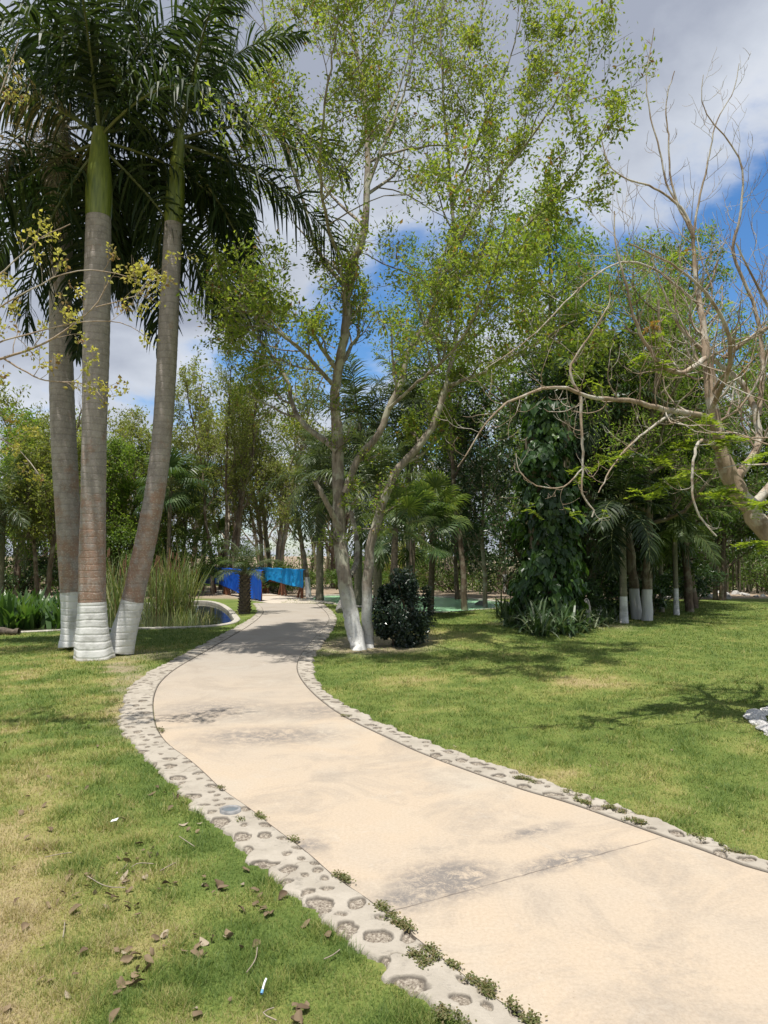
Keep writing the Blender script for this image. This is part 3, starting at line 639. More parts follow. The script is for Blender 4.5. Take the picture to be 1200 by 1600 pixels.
# --- the tall tree beside the path
def centre_tree():
    T = Tree(21); _l = T.limb; T.limb = lambda p, a, b, *k, **q: _l(p, a * .86, b * .86, *k, **q); Y = G(566, 1012)[1]; b = G(566, 1012); b[2] = gz(b[0], b[1])
    a1, ra = T.limb(np.concatenate([[G(562, 1016) - [0, 0, .35], G(561, 1012) + [0, 0, .03]], PP([(552, 975), (543, 935), (535, 890), (530, 830, .1), (529, 770, .1), (528, 700, .1), (526, 660, .1)], Y)]), 0.165, 0.12, 12, gnarl=0.03)
    T.limb(np.concatenate([[G(560, 1018) - [0, 0, .35], G(559, 1013) + [0, 0, .03]], PP([(548, 985, .1), (541, 940, .1)], Y)]), 0.13, 0.10, 10)
    a2, r2 = T.limb(PP([(526, 665, .1), (522, 620, .1), (534, 545), (543, 490), (538, 445), (545, 425)], Y), 0.11, 0.085, 10, gnarl=0.03)
    a3, r3 = T.limb(PP([(541, 440), (548, 410, -.2), (571, 370, -.4), (572, 300, -.3), (576, 200, 0), (565, 120, .3), (548, 40, .5), (530, -60, .6), (525, -180, .6)], Y), 0.085, 0.02, 8)
    a4, r4 = T.limb(PP([(540, 450), (510, 415, .4), (488, 380, .8), (470, 300, 1.0), (440, 200, 1.2), (420, 120, 1.2), (415, 40, 1.2), (400, -60, 1.2)], Y), 0.055, 0.012, 7)
    a5, r5 = T.limb(PP([(519, 600), (495, 572, -.4), (470, 545, -.8), (440, 522, -1.2), (400, 495, -1.6), (370, 470, -1.9)], Y), 0.05, 0.015, 7)
    a6, r6 = T.limb(PP([(528, 705), (500, 683, .3), (474, 665, .6), (456, 634, .9), (452, 600, 1.1), (430, 560, 1.3), (395, 520, 1.6), (370, 450, 2)], Y), 0.075, 0.018, 8)
    T.limb(PP([(531, 828), (511, 787, -.3), (492, 752, -.4)], Y), 0.07, 0.045, 8)
    b1_, rb = T.limb(np.concatenate([[G(577, 1014) - [0, 0, .35], G(576, 1009) + [0, 0, .03]], PP([(572, 960), (575, 900), (579, 845), (590, 810), (597, 790), (612, 750), (629, 720), (668, 687), (687, 637), (699, 600)], Y)]), 0.13, 0.065, 11, gnarl=0.03)
    T.limb(PP([(548, 900, .1), (560, 870, .5), (556, 830, .9), (548, 800, 1.0)], Y), 0.06, 0.05, 8)
    b2_, rb2 = T.limb(PP([(698, 603), (712, 540, .3), (716, 470, .5), (712, 400, .6), (706, 320, .7), (699, 220, .9), (690, 120, 1.0), (688, 20, 1.0), (700, -80, 1)], Y), 0.06, 0.014, 8)
    b3, rb3 = T.limb(PP([(700, 602), (735, 590, -.5), (765, 578, -1.0), (800, 558, -1.5), (850, 530, -2.2), (900, 500, -2.6)], Y), 0.045, 0.012, 6)
    c1, rc = T.limb(PP([(540, 770), (548, 745), (560, 712), (594, 680), (606, 637), (628, 600), (637, 545), (668, 506), (684, 460), (708, 400), (720, 360)], Y), 0.085, 0.04, 9, gnarl=0.03)
    c2, rc2 = T.limb(PP([(712, 390), (735, 345, -.3), (775, 280, -.8), (830, 220, -1.2), (885, 130, -1.6), (900, 60, -1.6)], Y), 0.04, 0.01, 6)
    c3, rc3 = T.limb(PP([(676, 480), (720, 430, -.6), (790, 380, -1.3), (860, 320, -1.9), (930, 230, -2.4), (955, 180, -2.6)], Y), 0.04, 0.01, 6)
    c4, rc4 = T.limb(PP([(606, 640), (650, 600, -.8), (700, 560, -1.8), (740, 500, -2.8), (770, 430, -3.6), (790, 350, -4.2)], Y), 0.04, 0.01, 6)
    c5, rc5 = T.limb(PP([(545, 430), (520, 380, -.8), (500, 300, -1.8), (500, 200, -2.6), (520, 90, -3.0), (530, 0, -3)], Y), 0.045, 0.01, 6)
    c6, rc6 = T.limb(PP([(706, 325), (730, 260, -.2), (760, 180, -.4), (800, 90, -.4), (815, 20, -.4)], Y + .7), 0.035, 0.01, 6)
    c7, rc7 = T.limb(PP([(572, 300, -.3), (600, 220, -.2), (640, 130, .3), (650, 30, .5), (640, -80, .5)], Y), 0.04, 0.01, 6)
    def keep(q):
        d = q - np.array([0, 0, CAMH]); k = d[1] * math.cos(PITCH) + d[2] * math.sin(PITCH)
        return q[2] > 2.6
    for (p, r, n, l, t0) in [(a3, r3, 15, 2.3, .12), (a4, r4, 12, 2.0, .15), (a5, r5, 11, 1.5, .15), (a6, r6, 13, 1.6, .25), (a2, r2, 6, 1.6, .3), (b2_, rb2, 14, 2.2, .1), (b3, rb3, 9, 1.5, .2), (c2, rc2, 8, 1.7, .1), (c3, rc3, 8, 1.5, .1),
                           (c4, rc4, 9, 1.7, .3), (c5, rc5, 11, 1.9, .25), (c6, rc6, 9, 1.8, .1), (c7, rc7, 10, 1.9, .1), (c1, rc, 8, 1.6, .4), (b1_, rb, 5, 1.2, .7)]:
        T.grow(p, r, n, 45, l, 3, t0, 0.26, 7, 0.15, keep, 0.6, (5, 5))
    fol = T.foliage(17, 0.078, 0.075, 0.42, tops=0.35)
    # low water shoots round the lower fork
    S2 = Tree(5)
    for (px, py) in [(530, 850), (540, 790), (560, 720), (600, 800), (528, 700), (520, 640), (585, 830), (545, 760), (610, 760)]:
        st_ = np.array([P(px, py, Y), P(px, py - 6, Y)]); S2.grow(st_, np.array([.03, .03]), 5, 70, 0.5, 2, 0, 0.2, 5, .2, None, .5, (3,))
    f2 = S2.foliage(9, 0.07, 0.04, 0.42); fol.add(np.concatenate(f2.V), np.concatenate(f2.F[4]), 0, np.concatenate(f2.A))
    T.wood.add(np.concatenate(S2.wood.V), np.concatenate(S2.wood.F[4]))
    make_tree('shade_tree', 'tall airy tree with forked pale trunks right beside the path bend', 'tree', b, M['bark_centre'], M['leaf_spring'], T, fol)
centre_tree()

# --- bare branched tree at the right, rooted in the white stone ring
def bare_tree():
    T = Tree(44); b = np.array([4.55, 6.85, gz(4.55, 6.85)]); Y = 7.2
    tr, rt = T.limb(np.array([b - [0, 0, .1], b + [-.05, 0, .3], P(1290, 950, 6.95), P(1225, 865, 7.05), P(1175, 800, 7.15), P(1148, 755, 7.2), P(1128, 715, 7.2)]), 0.155, 0.085, 14)
    def l(pts, r0, r1, y=0, s=6): return T.limb(PP(pts, Y + y), r0, r1, s, rough=0.012)
    A = l([(1130, 720), (1118, 660), (1108, 610), (1102, 540, .1), (1095, 480, .2), (1084, 412, .3), (1084, 367, .3)], 0.068, 0.018, 0, 9)
    B = l([(1128, 712), (1112, 655, -.1), (1080, 645, -.3), (1050, 643, -.4), (1012, 632, -.6), (975, 624, -.7), (937, 624, -.8), (907, 617, -.9), (885, 604, -1), (855, 605, -1), (817, 617, -1.1), (780, 636, -1.1), (745, 680, -1.1), (715, 730, -1.1)], 0.042, 0.004, 0, 8)
    Cc = l([(907, 617), (885, 577), (907, 544), (937, 502), (956, 469), (952, 445)], 0.014, 0.006, -.9)
    D = l([(1095, 480), (1035, 427, -.2), (994, 407, -.4), (956, 412, -.5), (900, 454, -.7), (844, 514, -.8), (800, 550, -.9), (757, 577, -.9)], 0.015, 0.004, .2)
    E = l([(907, 619), (909, 675), (912, 731), (907, 776), (930, 797), (925, 808)], 0.016, 0.007, -.9)
    E2 = l([(912, 731), (880, 765), (840, 762), (810, 740), (806, 708)], 0.009, 0.004, -.9)
    Fb = l([(1145, 752), (1190, 700, .3), (1180, 640, .4), (1160, 595, .5), (1120, 566, .5), (1069, 525, .4), (1040, 470, .3), (1025, 420, .3)], 0.055, 0.007, 0, 8)
    G_ = l([(1083, 370), (1060, 321), (1040, 286), (1031, 233), (1016, 181), (1007, 137), (1022, 44)], 0.014, 0.004, .3)
    H = l([(1060, 321), (1047, 286), (1045, 210), (1038, 163), (1054, 111)], 0.013, 0.005, .3)
    I = l([(1185, 650, .4), (1195, 560, .6), (1181, 480, .7), (1155, 424, .7), (1140, 386, .7), (1156, 350, .7), (1163, 268, .7), (1153, 239, .7), (1130, 210, .7), (1101, 178, .7), (1095, 152, .7), (1099, 117, .7)], 0.032, 0.004, 0, 7)
    J = l([(1083, 370), (1092, 315), (1109, 239), (1118, 187), (1147, 146), (1155, 99)], 0.014, 0.004, .3)
    K = l([(1084, 372), (1072, 330), (1048, 309), (1016, 289), (975, 280), (949, 257), (940, 219)], 0.018, 0.005, .3)
    Lb = l([(1102, 560), (1060, 590, -.3), (1020, 560, -.5), (990, 500, -.6), (975, 430, -.7), (960, 380, -.7), (960, 330, -.7)], 0.03, 0.006, 0)
    M_ = l([(1175, 790), (1240, 720, .3), (1280, 600, .5), (1260, 480, .6), (1230, 380, .7), (1215, 280, .7)], 0.05, 0.006, 0, 8)
    N_ = l([(1200, 820), (1230, 740, -.5), (1210, 640, -1.0), (1230, 540, -1.3), (1180, 440, -1.5), (1150, 380, -1.6)], 0.045, 0.006, 0, 7)
    O_ = l([(1118, 700), (1090, 680, -.5), (1080, 740, -.6), (1085, 800, -.6), (1120, 838, -.6)], 0.022, 0.008, 0)
    Q_ = l([(1050, 645, -.4), (1000, 680, -.7), (960, 720, -.9), (935, 770, -1)], 0.016, 0.005, 0)
    R_ = l([(1110, 640), (1150, 560, -.6), (1120, 470, -1.0), (1050, 410, -1.3), (980, 380, -1.4)], 0.03, 0.006, 0)
    S_ = l([(1130, 560, .3), (1180, 520, .2), (1230, 500, .2), (1300, 470, .2)], 0.03, 0.01, 0)
    tw = [(A, 28, .9), (B, 22, .6), (D, 14, .45), (Fb, 26, .85), (I, 20, .6), (J, 8, .4), (K, 8, .35), (G_, 7, .3), (H, 5, .25), (Lb, 24, .65), (M_, 28, .9), (N_, 28, .9), (O_, 5, .4), (Q_, 8, .45), (R_, 24, .75), (E, 4, .3), (Cc, 4, .3), (E2, 5, .25), (S_, 12, .7)]
    for ((p, r), n, ln) in tw: T.grow(p, r, n, 58, ln, 2, 0.15, 0.5, 8, 0.2, None, 0.62, (3, 2), rr=0.34, taper=0.4, minr=0.0026)
    root = make_tree('bare_tree', 'leaning bare tree with tangled tan branches at the right edge beside the stone ring', 'tree', b, M['bark_bare'], None, T, None)
    # tufts of new pinnate leaves on some branch ends
    rng = np.random.default_rng(8)
    def tuft(cx, cy, y, n, sz, mat, nm='leaf_tuft', spread=0.02):
        mb = MB(); c0 = P(cx, cy, Y + y)
        for k in range(n):
            az = rng.uniform(0, 2 * np.pi); el = rng.uniform(-0.35, 0.7); d = np.array([math.cos(az) * math.cos(el), math.sin(az) * math.cos(el), math.sin(el)])
            s0 = c0 + rng.normal(0, spread, 3); u = np.linspace(0, 1, 9); l_ = sz * rng.uniform(.7, 1.2)
            sp = s0 + d * (u * l_)[:, None] + np.array([0, 0, -1]) * (0.35 * l_ * u ** 2)[:, None]
            V, Fc = tube(sp, np.linspace(.002, .001, 9), 3); mb.add(V, Fc, 0, .6)
            side = unit(np.cross(d, [0, 0, 1.0])); A_ = np.repeat(sp[1:], 2, 0); sg = np.tile([1, -1], 8)[:, None]
            Dd = side * sg + d * 0.5 + rng.normal(0, .15, (16, 3)); V, Fc = leaves(A_, Dd, np.tile([0, 0, 1.0], (16, 1)) + rng.normal(0, .3, (16, 3)), l_ * 0.36, l_ * 0.15); mb.add(V, Fc, 0, np.repeat(rng.random(16), 4))
        mb.V = [v_ - b.astype(np.float32) for v_ in mb.V]; mb.build(nm, mat, root, smooth=False)
    for (cx, cy, y, n, s_) in [(1135, 690, -.4, 16, .2), (1100, 660, -.3, 12, .17), (1060, 700, -.2, 9, .16), (1130, 770, -.4, 16, .2), (1185, 790, -.5, 12, .2), (1030, 720, -.3, 10, .18), (950, 718, -.8, 7, .13), (1040, 755, -.1, 10, .18),
                           (835, 797, -.9, 6, .09), (893, 806, -.9, 6, .09), (940, 805, -.9, 5, .08), (1005, 775, -.2, 8, .15), (1190, 850, -.6, 8, .2), (1075, 735, .2, 9, .17), (985, 705, -.5, 7, .14), (920, 600, -.8, 5, .08), (1195, 715, -.3, 9, .18), (905, 735, -.6, 6, .14), (1040, 500, -.3, 3, .08), (1130, 480, .3, 5, .12), (1060, 395, .2, 5, .1)]:
        tuft(cx, cy, y, n, s_, M['leaf_bright'])
    for (cx, cy, y, n) in [(1020, 535, -.4, 14), (1012, 560, -.4, 12), (1028, 575, -.4, 10)]: tuft(cx, cy, y, n, .13, M['leaf_bright'], 'leaf_tuft', 0.02)
    tuft(1018, 510, -.4, 12, .09, M['leaf_rust'], 'rusty_leaf_tuft', 0.02); tuft(1075, 395, .2, 6, .08, M['leaf_rust'], 'rusty_leaf_tuft', 0.02); tuft(1165, 575, -.2, 4, .06, M['leaf_rust'], 'rusty_leaf_tuft', 0.03)
bare_tree()

# --- generic grown trees
def grown(seed, H, stems, spread, n1, l1, lv=3, ang=42, nn=(5, 4), lean=0.1, r0=0.1, t0=0.35, up=0.3, wig=.15, fork=None):
    T = Tree(seed); rng = T.rng
    for k in range(stems):
        a = rng.uniform(0, 2 * np.pi); off = (0.12 + 0.12 * k if stems > 1 else 0)
        s0 = np.array([math.cos(a) * off, math.sin(a) * off, -0.05]); d = np.array([math.cos(a), math.sin(a), 0]) * lean * (1.6 if stems > 1 else 1)
        hh = H * rng.uniform(0.8, 1.0); pts = [s0]
        for i in range(1, 7): pts.append(s0 + d * hh * (i / 6) ** 1.3 + np.array([0, 0, hh * i / 6]) + rng.normal(0, 0.02 * hh, 3) * (i / 6))
        p, r = T.limb(np.array(pts), r0, r0 * 0.22, 8)
        T.grow(p, r, n1, ang, l1, lv, t0, up, 6, wig, None, 0.58, nn)
    return T

def feather_trees():
    # pale feathery crowns behind the bare tree, right of the path
    for (nm, px, py, H, l1, seed, r0, label, ns, lf, per, sz) in [
        ('feathery_tree', 1003, 968, 8.8, 3.2, 61, 0.15, 'feathery light green tree with two stout stems whitewashed at the foot', 2, 'leaf_feather', 17, 0.085),
        ('feathery_tree', 790, 925, 7.9, 3.0, 62, 0.12, 'feathery light green tree rising behind the pool edge and the vine covered clump', 1, 'leaf_feather', 17, 0.10),
        ('feathery_tree', 1090, 950, 7.6, 2.7, 63, 0.13, 'green tree with dark double trunk standing where the lawn meets the sandy strip', 2, 'leaf_mid', 15, 0.11)]:
        g = G(px, py); T = grown(seed, H, ns, 0, 18, l1, 3, 50, (7, 5), .08, r0, .32, .15)
        if nm: T.wood.V = T.wood.V
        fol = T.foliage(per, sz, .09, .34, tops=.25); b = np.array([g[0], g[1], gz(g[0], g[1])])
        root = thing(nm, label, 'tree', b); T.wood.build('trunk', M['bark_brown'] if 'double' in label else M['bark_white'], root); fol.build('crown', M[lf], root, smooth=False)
feather_trees()

# ------------------------------------------------------------------ palms
def frond_mb(rng, elev, Ln, n=62, ll=0.62, lw=0.035, droop=1.5, plume=0.5, hang=0.75, r0=0.028, u0=0.14, seg=3, twist=0.0, side0=1.15):
    """pinnate frond leaving the origin along +x"""
    N_ = 26; u = np.linspace(0, 1, N_); ang = R(elev) - droop * u ** 1.4 * (0.6 + 0.4 * math.cos(R(elev))); ang = np.maximum(ang, R(-86))
    st = Ln / (N_ - 1); x = np.concatenate([[0], np.cumsum(np.cos(ang[:-1]) * st)]); z = np.concatenate([[0], np.cumsum(np.sin(ang[:-1]) * st)])
    y = twist * u ** 2 * Ln; sp = np.stack([x, y, z], 1)
    rc, lf = MB(), MB(); V, Fc = tube(sp, r0 * (1 - 0.88 * u) + 0.002, 5); rc.add(V, Fc)
    uu = np.linspace(u0, 0.995, n); idx = uu * (N_ - 1); i0 = np.minimum(idx.astype(int), N_ - 2); fr = (idx - i0)[:, None]
    base = sp[i0] * (1 - fr) + sp[i0 + 1] * fr; T_ = unit(sp[i0 + 1] - sp[i0])
    for sg in (-1, 1):
        sd = np.array([0, sg, 0.0]); up = np.cross(T_, np.tile([0, 1.0, 0], (n, 1))) * -1
        up = np.where(up[:, 2:3] < 0, -up, up)
        pl = rng.normal(0, plume, n)[:, None]
        fw = (0.25 + (side0 * (uu ** 2.0)))[:, None]
        D = unit(sd * np.cos(pl) + up * np.sin(pl) + T_ * fw + rng.normal(0, 0.07, (n, 3)))
        l = ll * (0.45 + 0.75 * np.sin(np.pi * np.clip(uu * 0.9 + 0.12, 0, 1)) ** 0.8) * rng.uniform(0.85, 1.1, n); l[uu > 0.9] *= 0.75
        p = base.copy(); pts = [p]; d = D.copy()
        for k in range(seg):
            p = p + d * (l / seg)[:, None]; pts.append(p); d = unit(d + np.array([0, 0, -1]) * hang * (0.55 + 0.5 * k) * rng.uniform(0.7, 1.2, (n, 1)))
        wv = unit(np.cross(D, up) + rng.normal(0, 0.25, (n, 3))); prof = [0.5, 1.0, 0.8, 0.12] if seg == 3 else [0.5] + [1.0] * (seg - 1) + [0.12]
        rows = [np.stack([q - wv * lw / 2 * pf, q + wv * lw / 2 * pf], 1) for q, pf in zip(pts, prof)]
        Vv = np.stack(rows, 1).reshape(-1, 3); b0 = np.arange(n)[:, None] * (2 * (seg + 1)); j = np.arange(seg)[None, :] * 2
        Fq = np.stack([b0 + j, b0 + j + 1, b0 + j + 3, b0 + j + 2], -1).reshape(-1, 4)
        lf.add(Vv, Fq, 0, np.repeat(rng.random(n), 2 * (seg + 1)))
    return rc, lf
def frond_mesh(seed, elev, Ln, leafm, **k):
    rng = np.random.default_rng(seed); rc, lf = frond_mb(rng, elev, Ln, **k)
    lf.add(np.concatenate(rc.V), np.concatenate(rc.F[4]), 1)
    o = lf.build('frond', [leafm, M['rachis']], smooth=False); me = o.data; bpy.data.objects.remove(o); return me
def put_child(name, me, parent, loc, rot=(0, 0, 0), sc=1.0):
    o = bpy.data.objects.new(name, me); C.objects.link(o); o.parent = parent; o.location = tuple(float(q) for q in loc); o.rotation_euler = rot
    o.scale = (sc, sc, sc); return o

ELEV = [82, 66, 50, 34, 18, 2, -16, -34, -50]
royal = [frond_mesh(100 + i, e_, 3.5, M['frond'], n=84, ll=0.74, lw=0.046, droop=1.55 if e_ > 0 else 0.9, plume=0.55, hang=1.0) for i, e_ in enumerate(ELEV)]
royal_dry = [frond_mesh(130 + i, e_, 3.2, M['frond_dry'], n=64, ll=0.6, lw=0.03, droop=1.3, plume=0.6, hang=1.1) for i, e_ in enumerate([20, -30])]
def royal_palm(label, trace, top, rads, paint_z, shaft, Y, base, seed, dry=()):
    """trace: trunk centres from foot to the ring where the green shaft begins"""
    rng = np.random.default_rng(seed); base = np.asarray(base, float); base[2] = gz(base[0], base[1])
    root = thing('royal_palm', label, 'palm tree', base, group='three royal palms with whitewashed feet')
    pts = smooth_line(np.array([P(px, py, Y + dy) for px, py, dy in trace]), 2); pts = resample(pts, 0.07)
    zt = np.array([P(px, py, Y + dy)[2] for px, py, dy in trace]); rr = np.interp(pts[:, 2], zt, rads)
    rr = rr * (1 + 0.012 * np.sin(pts[:, 2] * 57) + 0.015 * (fbm(pts[:, 2] * 2.3, pts[:, 2] * 0 + seed, 2) - 0.5)); loc = pts - base
    lo_ = loc[:, 2] <= paint_z; k = int(lo_.sum())
    V, Fc = tube(loc[:k + 1], rr[:k + 1] * 1.012, 28)
    # root flare is uneven
    a = np.arctan2(V[:, 1] - np.interp(V[:, 2], loc[:, 2], loc[:, 1]), V[:, 0] - np.interp(V[:, 2], loc[:, 2], loc[:, 0])); f = 1 + 0.07 * np.sin(a * 5 + seed) * np.clip(0.35 - V[:, 2], 0, 1) * 3
    c_ = np.stack([np.interp(V[:, 2], loc[:, 2], loc[:, 0]), np.interp(V[:, 2], loc[:, 2], loc[:, 1]), V[:, 2]], 1); V = c_ + (V - c_) * f[:, None]
    MB().add(V, Fc).build('whitewashed_base', M['whitewash'], root)
    V, Fc = tube(loc[k:], rr[k:], 24); MB().add(V, Fc).build('trunk', M['palm_trunk'], root)
    sp = np.array([P(px, py, Y + dy) for px, py, dy in shaft]); sp = resample(smooth_line(sp, 1), 0.1) - base; u = np.linspace(0, 1, len(sp))
    sr = rads[-1] * (1.02 + 0.10 * np.sin(np.pi * np.clip(u * 1.5, 0, 1))) * (1 - 0.45 * u ** 2); V, Fc = tube(sp, sr, 20); MB().add(V, Fc).build('crown_shaft', M['crownshaft'], root)
    tip = sp[-1]; n = 15; az = rng.uniform(0, 360)
    for i in range(n):
        t_ = i / (n - 1); e_i = min(len(ELEV) - 1, int(t_ ** 1.05 * len(ELEV))); az += 137.5 + rng.uniform(-12, 12)
        h = tip + np.array([0, 0, 0.05 - 0.38 * t_])
        if e_i >= 5 and math.sin(R(az)) < -0.3: az += 150
        if e_i >= 7 and math.sin(R(az)) < -0.3: continue
        put_child('frond', royal[e_i], root, h, (rng.uniform(-.25, .25), rng.uniform(-.08, .08), R(az)), rng.uniform(0.88, 1.06))
    for (a_, w_, s_) in dry: put_child('withered_frond', royal_dry[w_], root, tip + np.array([0, 0, -0.1]), (0, 0, R(a_)), s_)
    return root
royal_palm('rear left royal palm of the trio, its foot half hidden behind the middle trunk', [(119, 1008, 0), (117, 985, 0), (115, 950, 0), (112, 900, 0), (106, 800, 0), (100, 700, 0), (96, 600, 0), (95, 500, 0), (95, 420, 0), (96, 322, 0)], None,
           [0.27, 0.22, 0.20, 0.205, 0.205, 0.21, 0.205, 0.19, 0.19, 0.185], 0.95, [(96, 325, 0), (97, 250, 0), (97, 186, 0)], 12.3, G(119, 1008) * [1, 1, 0] + [0, 0.2, 0], 2, [(200, 0, .85), (250, 1, .8), (290, 1, .7)])
royal_palm('stout middle royal palm of the trio with the widest whitewashed foot', [(147, 1032, 0), (145, 1012, 0), (144, 980, 0), (144, 945, 0), (144, 880, 0), (146, 780, 0), (147, 680, 0), (150, 560, 0), (152, 450, 0), (154, 338, 0)], None,
           [0.30, 0.275, 0.235, 0.21, 0.205, 0.19, 0.19, 0.205, 0.21, 0.195], 0.86, [(154, 340, 0), (155, 270, 0), (156, 202, 0)], 11.25, G(147, 1029), 5, [(215, 0, 1.0), (150, 1, .8)])
royal_palm('right royal palm of the trio, its trunk leaning out over the path side', [(188, 1018, 0), (193, 990, 0), (202, 960, 0), (209, 930, 0), (227, 850, 0), (243, 770, 0), (254, 680, 0), (260, 580, 0), (265, 470, 0), (271, 348, 0)], None,
           [0.22, 0.205, 0.185, 0.175, 0.17, 0.165, 0.16, 0.165, 0.16, 0.145], 0.82, [(271, 350, 0), (276, 270, 0), (281, 205, 0)], 11.7, G(188, 1016), 9)

def pinnate_palm(name, label, loc, H, meshes, n, trunk_r, mat, seed, group=None, lean=(0, 0), paint=0, shaft=0, boots=False, elv=None, sc=1.0):
    rng = np.random.default_rng(seed); loc = np.array([loc[0], loc[1], gz(loc[0], loc[1])]); root = thing(name, label, 'palm tree', loc, group=group)
    u = np.linspace(0, 1, 22); sp = np.stack([lean[0] * u ** 1.5, lean[1] * u ** 1.5, -0.05 + (H + 0.05) * u], 1); r = trunk_r * (1 + 0.35 * np.exp(-u * H / 0.25))
    if boots:
        V, Fc = tube(sp, r * 0.85, 12); mb = MB().add(V, Fc); k = 0
        for zz_ in np.arange(0.04, H, 0.075):
            for q in range(7):
                a = q * 2 * np.pi / 7 + k * 0.45; rr_ = np.interp(zz_, sp[:, 2], r) * 0.85; o_ = np.array([math.cos(a), math.sin(a), 0]); t_ = np.array([-math.sin(a), math.cos(a), 0]); b = o_ * rr_ + np.array([np.interp(zz_, sp[:, 2], sp[:, 0]), np.interp(zz_, sp[:, 2], sp[:, 1]), zz_])
                w_ = trunk_r * 0.5; V = np.array([b - t_ * w_ - o_ * .02, b + t_ * w_ - o_ * .02, b + o_ * .055 + t_ * w_ * .5 + [0, 0, .085], b + o_ * .055 - t_ * w_ * .5 + [0, 0, .085], b + [0, 0, .09] - o_ * .03]); mb.add(V, [[0, 1, 2, 3]]); mb.add(V, [[3, 2, 4], [0, 3, 4], [1, 4, 2]])
            k += 1
        mb.build('trunk', M['boots'], root)
    else:
        if paint:
            kk = int((sp[:, 2] <= paint).sum()); V, Fc = tube(sp[:kk + 1], r[:kk + 1] * 1.02, 14); MB().add(V, Fc).build('whitewashed_base', M['whitewash'], root); V, Fc = tube(sp[kk:], r[kk:], 12)
        else: V, Fc = tube(sp, r, 12)
        MB().add(V, Fc).build('trunk', mat, root)
    tip = sp[-1]
    if shaft:
        s2 = np.stack([tip + np.array([0, 0, shaft * q]) for q in np.linspace(0, 1, 7)]); V, Fc = tube(s2, trunk_r * np.array([.95, 1.15, 1.1, 1.0, .85, .7, .5]), 12); MB().add(V, Fc).build('crown_shaft', M['crownshaft'], root); tip = s2[-1]
    az = rng.uniform(0, 360)
    for i in range(n):
        t_ = i / max(1, n - 1); az += 137.5 + rng.uniform(-14, 14); e_i = min(len(meshes) - 1, int(t_ * len(meshes)))
        put_child('frond', meshes[e_i], root, tip + np.array([0, 0, -0.12 * t_]), (rng.uniform(-.2, .2), 0, R(az)), sc * rng.uniform(0.85, 1.1))
    return root
soft = [frond_mesh(200 + i, e_, 2.1, M['frond_grey'], n=46, ll=0.52, lw=0.035, droop=1.5, plume=0.35, hang=0.6, r0=.02) for i, e_ in enumerate([78, 58, 38, 15, -12, -40])]
date = [frond_mesh(220 + i, e_, 1.25, M['frond_grey'], n=46, ll=0.24, lw=0.016, droop=1.7, plume=0.3, hang=0.35, r0=.014) for i, e_ in enumerate([80, 64, 48, 30, 10, -12])]
light = [frond_mesh(240 + i, e_, 1.7, M['frond_light'], n=36, ll=0.45, lw=0.04, droop=1.5, plume=0.2, hang=0.5, r0=.016) for i, e_ in enumerate([80, 60, 40, 18, -8])]
darkf = [frond_mesh(260 + i, e_, 1.9, M['frond'], n=38, ll=0.5, lw=0.045, droop=1.5, plume=0.25, hang=0.6, r0=.016) for i, e_ in enumerate([78, 58, 38, 14, -14, -42])]

g = G(382, 958); pinnate_palm('date_palm', 'small date palm with shaggy trunk standing between path and pond before the tarpaulins', g, 1.15, date[:4], 15, 0.15, None, 3, boots=True, sc=.95)
GP = 'grey green palms behind the tall airy tree'
for i, (px, Y, yc, lab) in enumerate([(560, 23.5, 650, 'tall grey green palm directly behind the airy tree trunks'), (500, 25.5, 735, 'grey green palm left of the airy tree, its crown above the azure tarpaulin'), (640, 24.5, 625, 'tallest grey green palm, right of the airy tree and behind the fan palms'), (590, 21.5, 755, 'low grey green palm seen between the forks of the airy tree')]):
    x_ = (px - 600) / F * Y; pinnate_palm('feather_palm', lab, (x_, Y), CAMH + (HOR - yc) / F * Y - 0.2, soft, 20, 0.13, M['palm_trunk_small'], 30 + i, GP, sc=1.15)
for i, (px, py, yc, lab, ms) in enumerate([(975, 974, 800, 'slim palm with green trunk and white foot at the front of the shaded grove', darkf), (937, 961, 730, 'slim palm with white foot rising just right of the wrinkled brown trunk', darkf), (1057, 961, 830, 'thin palm with narrow white foot right of the stout two stemmed tree', light), (1034, 956, 760, 'thin dark palm between the stout two stemmed tree and the thin white footed palm', darkf)]):
    g = G(px, py); Y = g[1]; pinnate_palm('slim_palm', lab, g, CAMH + (HOR - yc) / F * Y - 0.3, ms, 17, 0.065 if i else 0.085, M['palm_trunk_small'], 50 + i, 'slim palms in the shaded grove', paint=0.62 if i != 3 else 0, shaft=0.5)
g = G(5, 935); pinnate_palm('feather_palm', 'drooping green palm at the left edge above the water plants', (-13.2, 24.5), 3.2, soft, 18, 0.12, M['palm_trunk_small'], 77, None, sc=1.1)
g = G(925, 968); pinnate_palm('feather_palm', 'tall palm with wrinkled bare brown trunk beside the vine covered clump', g, 5.2, darkf, 20, 0.115, M['palm_trunk_small'], 79, None, shaft=0.5, sc=1.3)

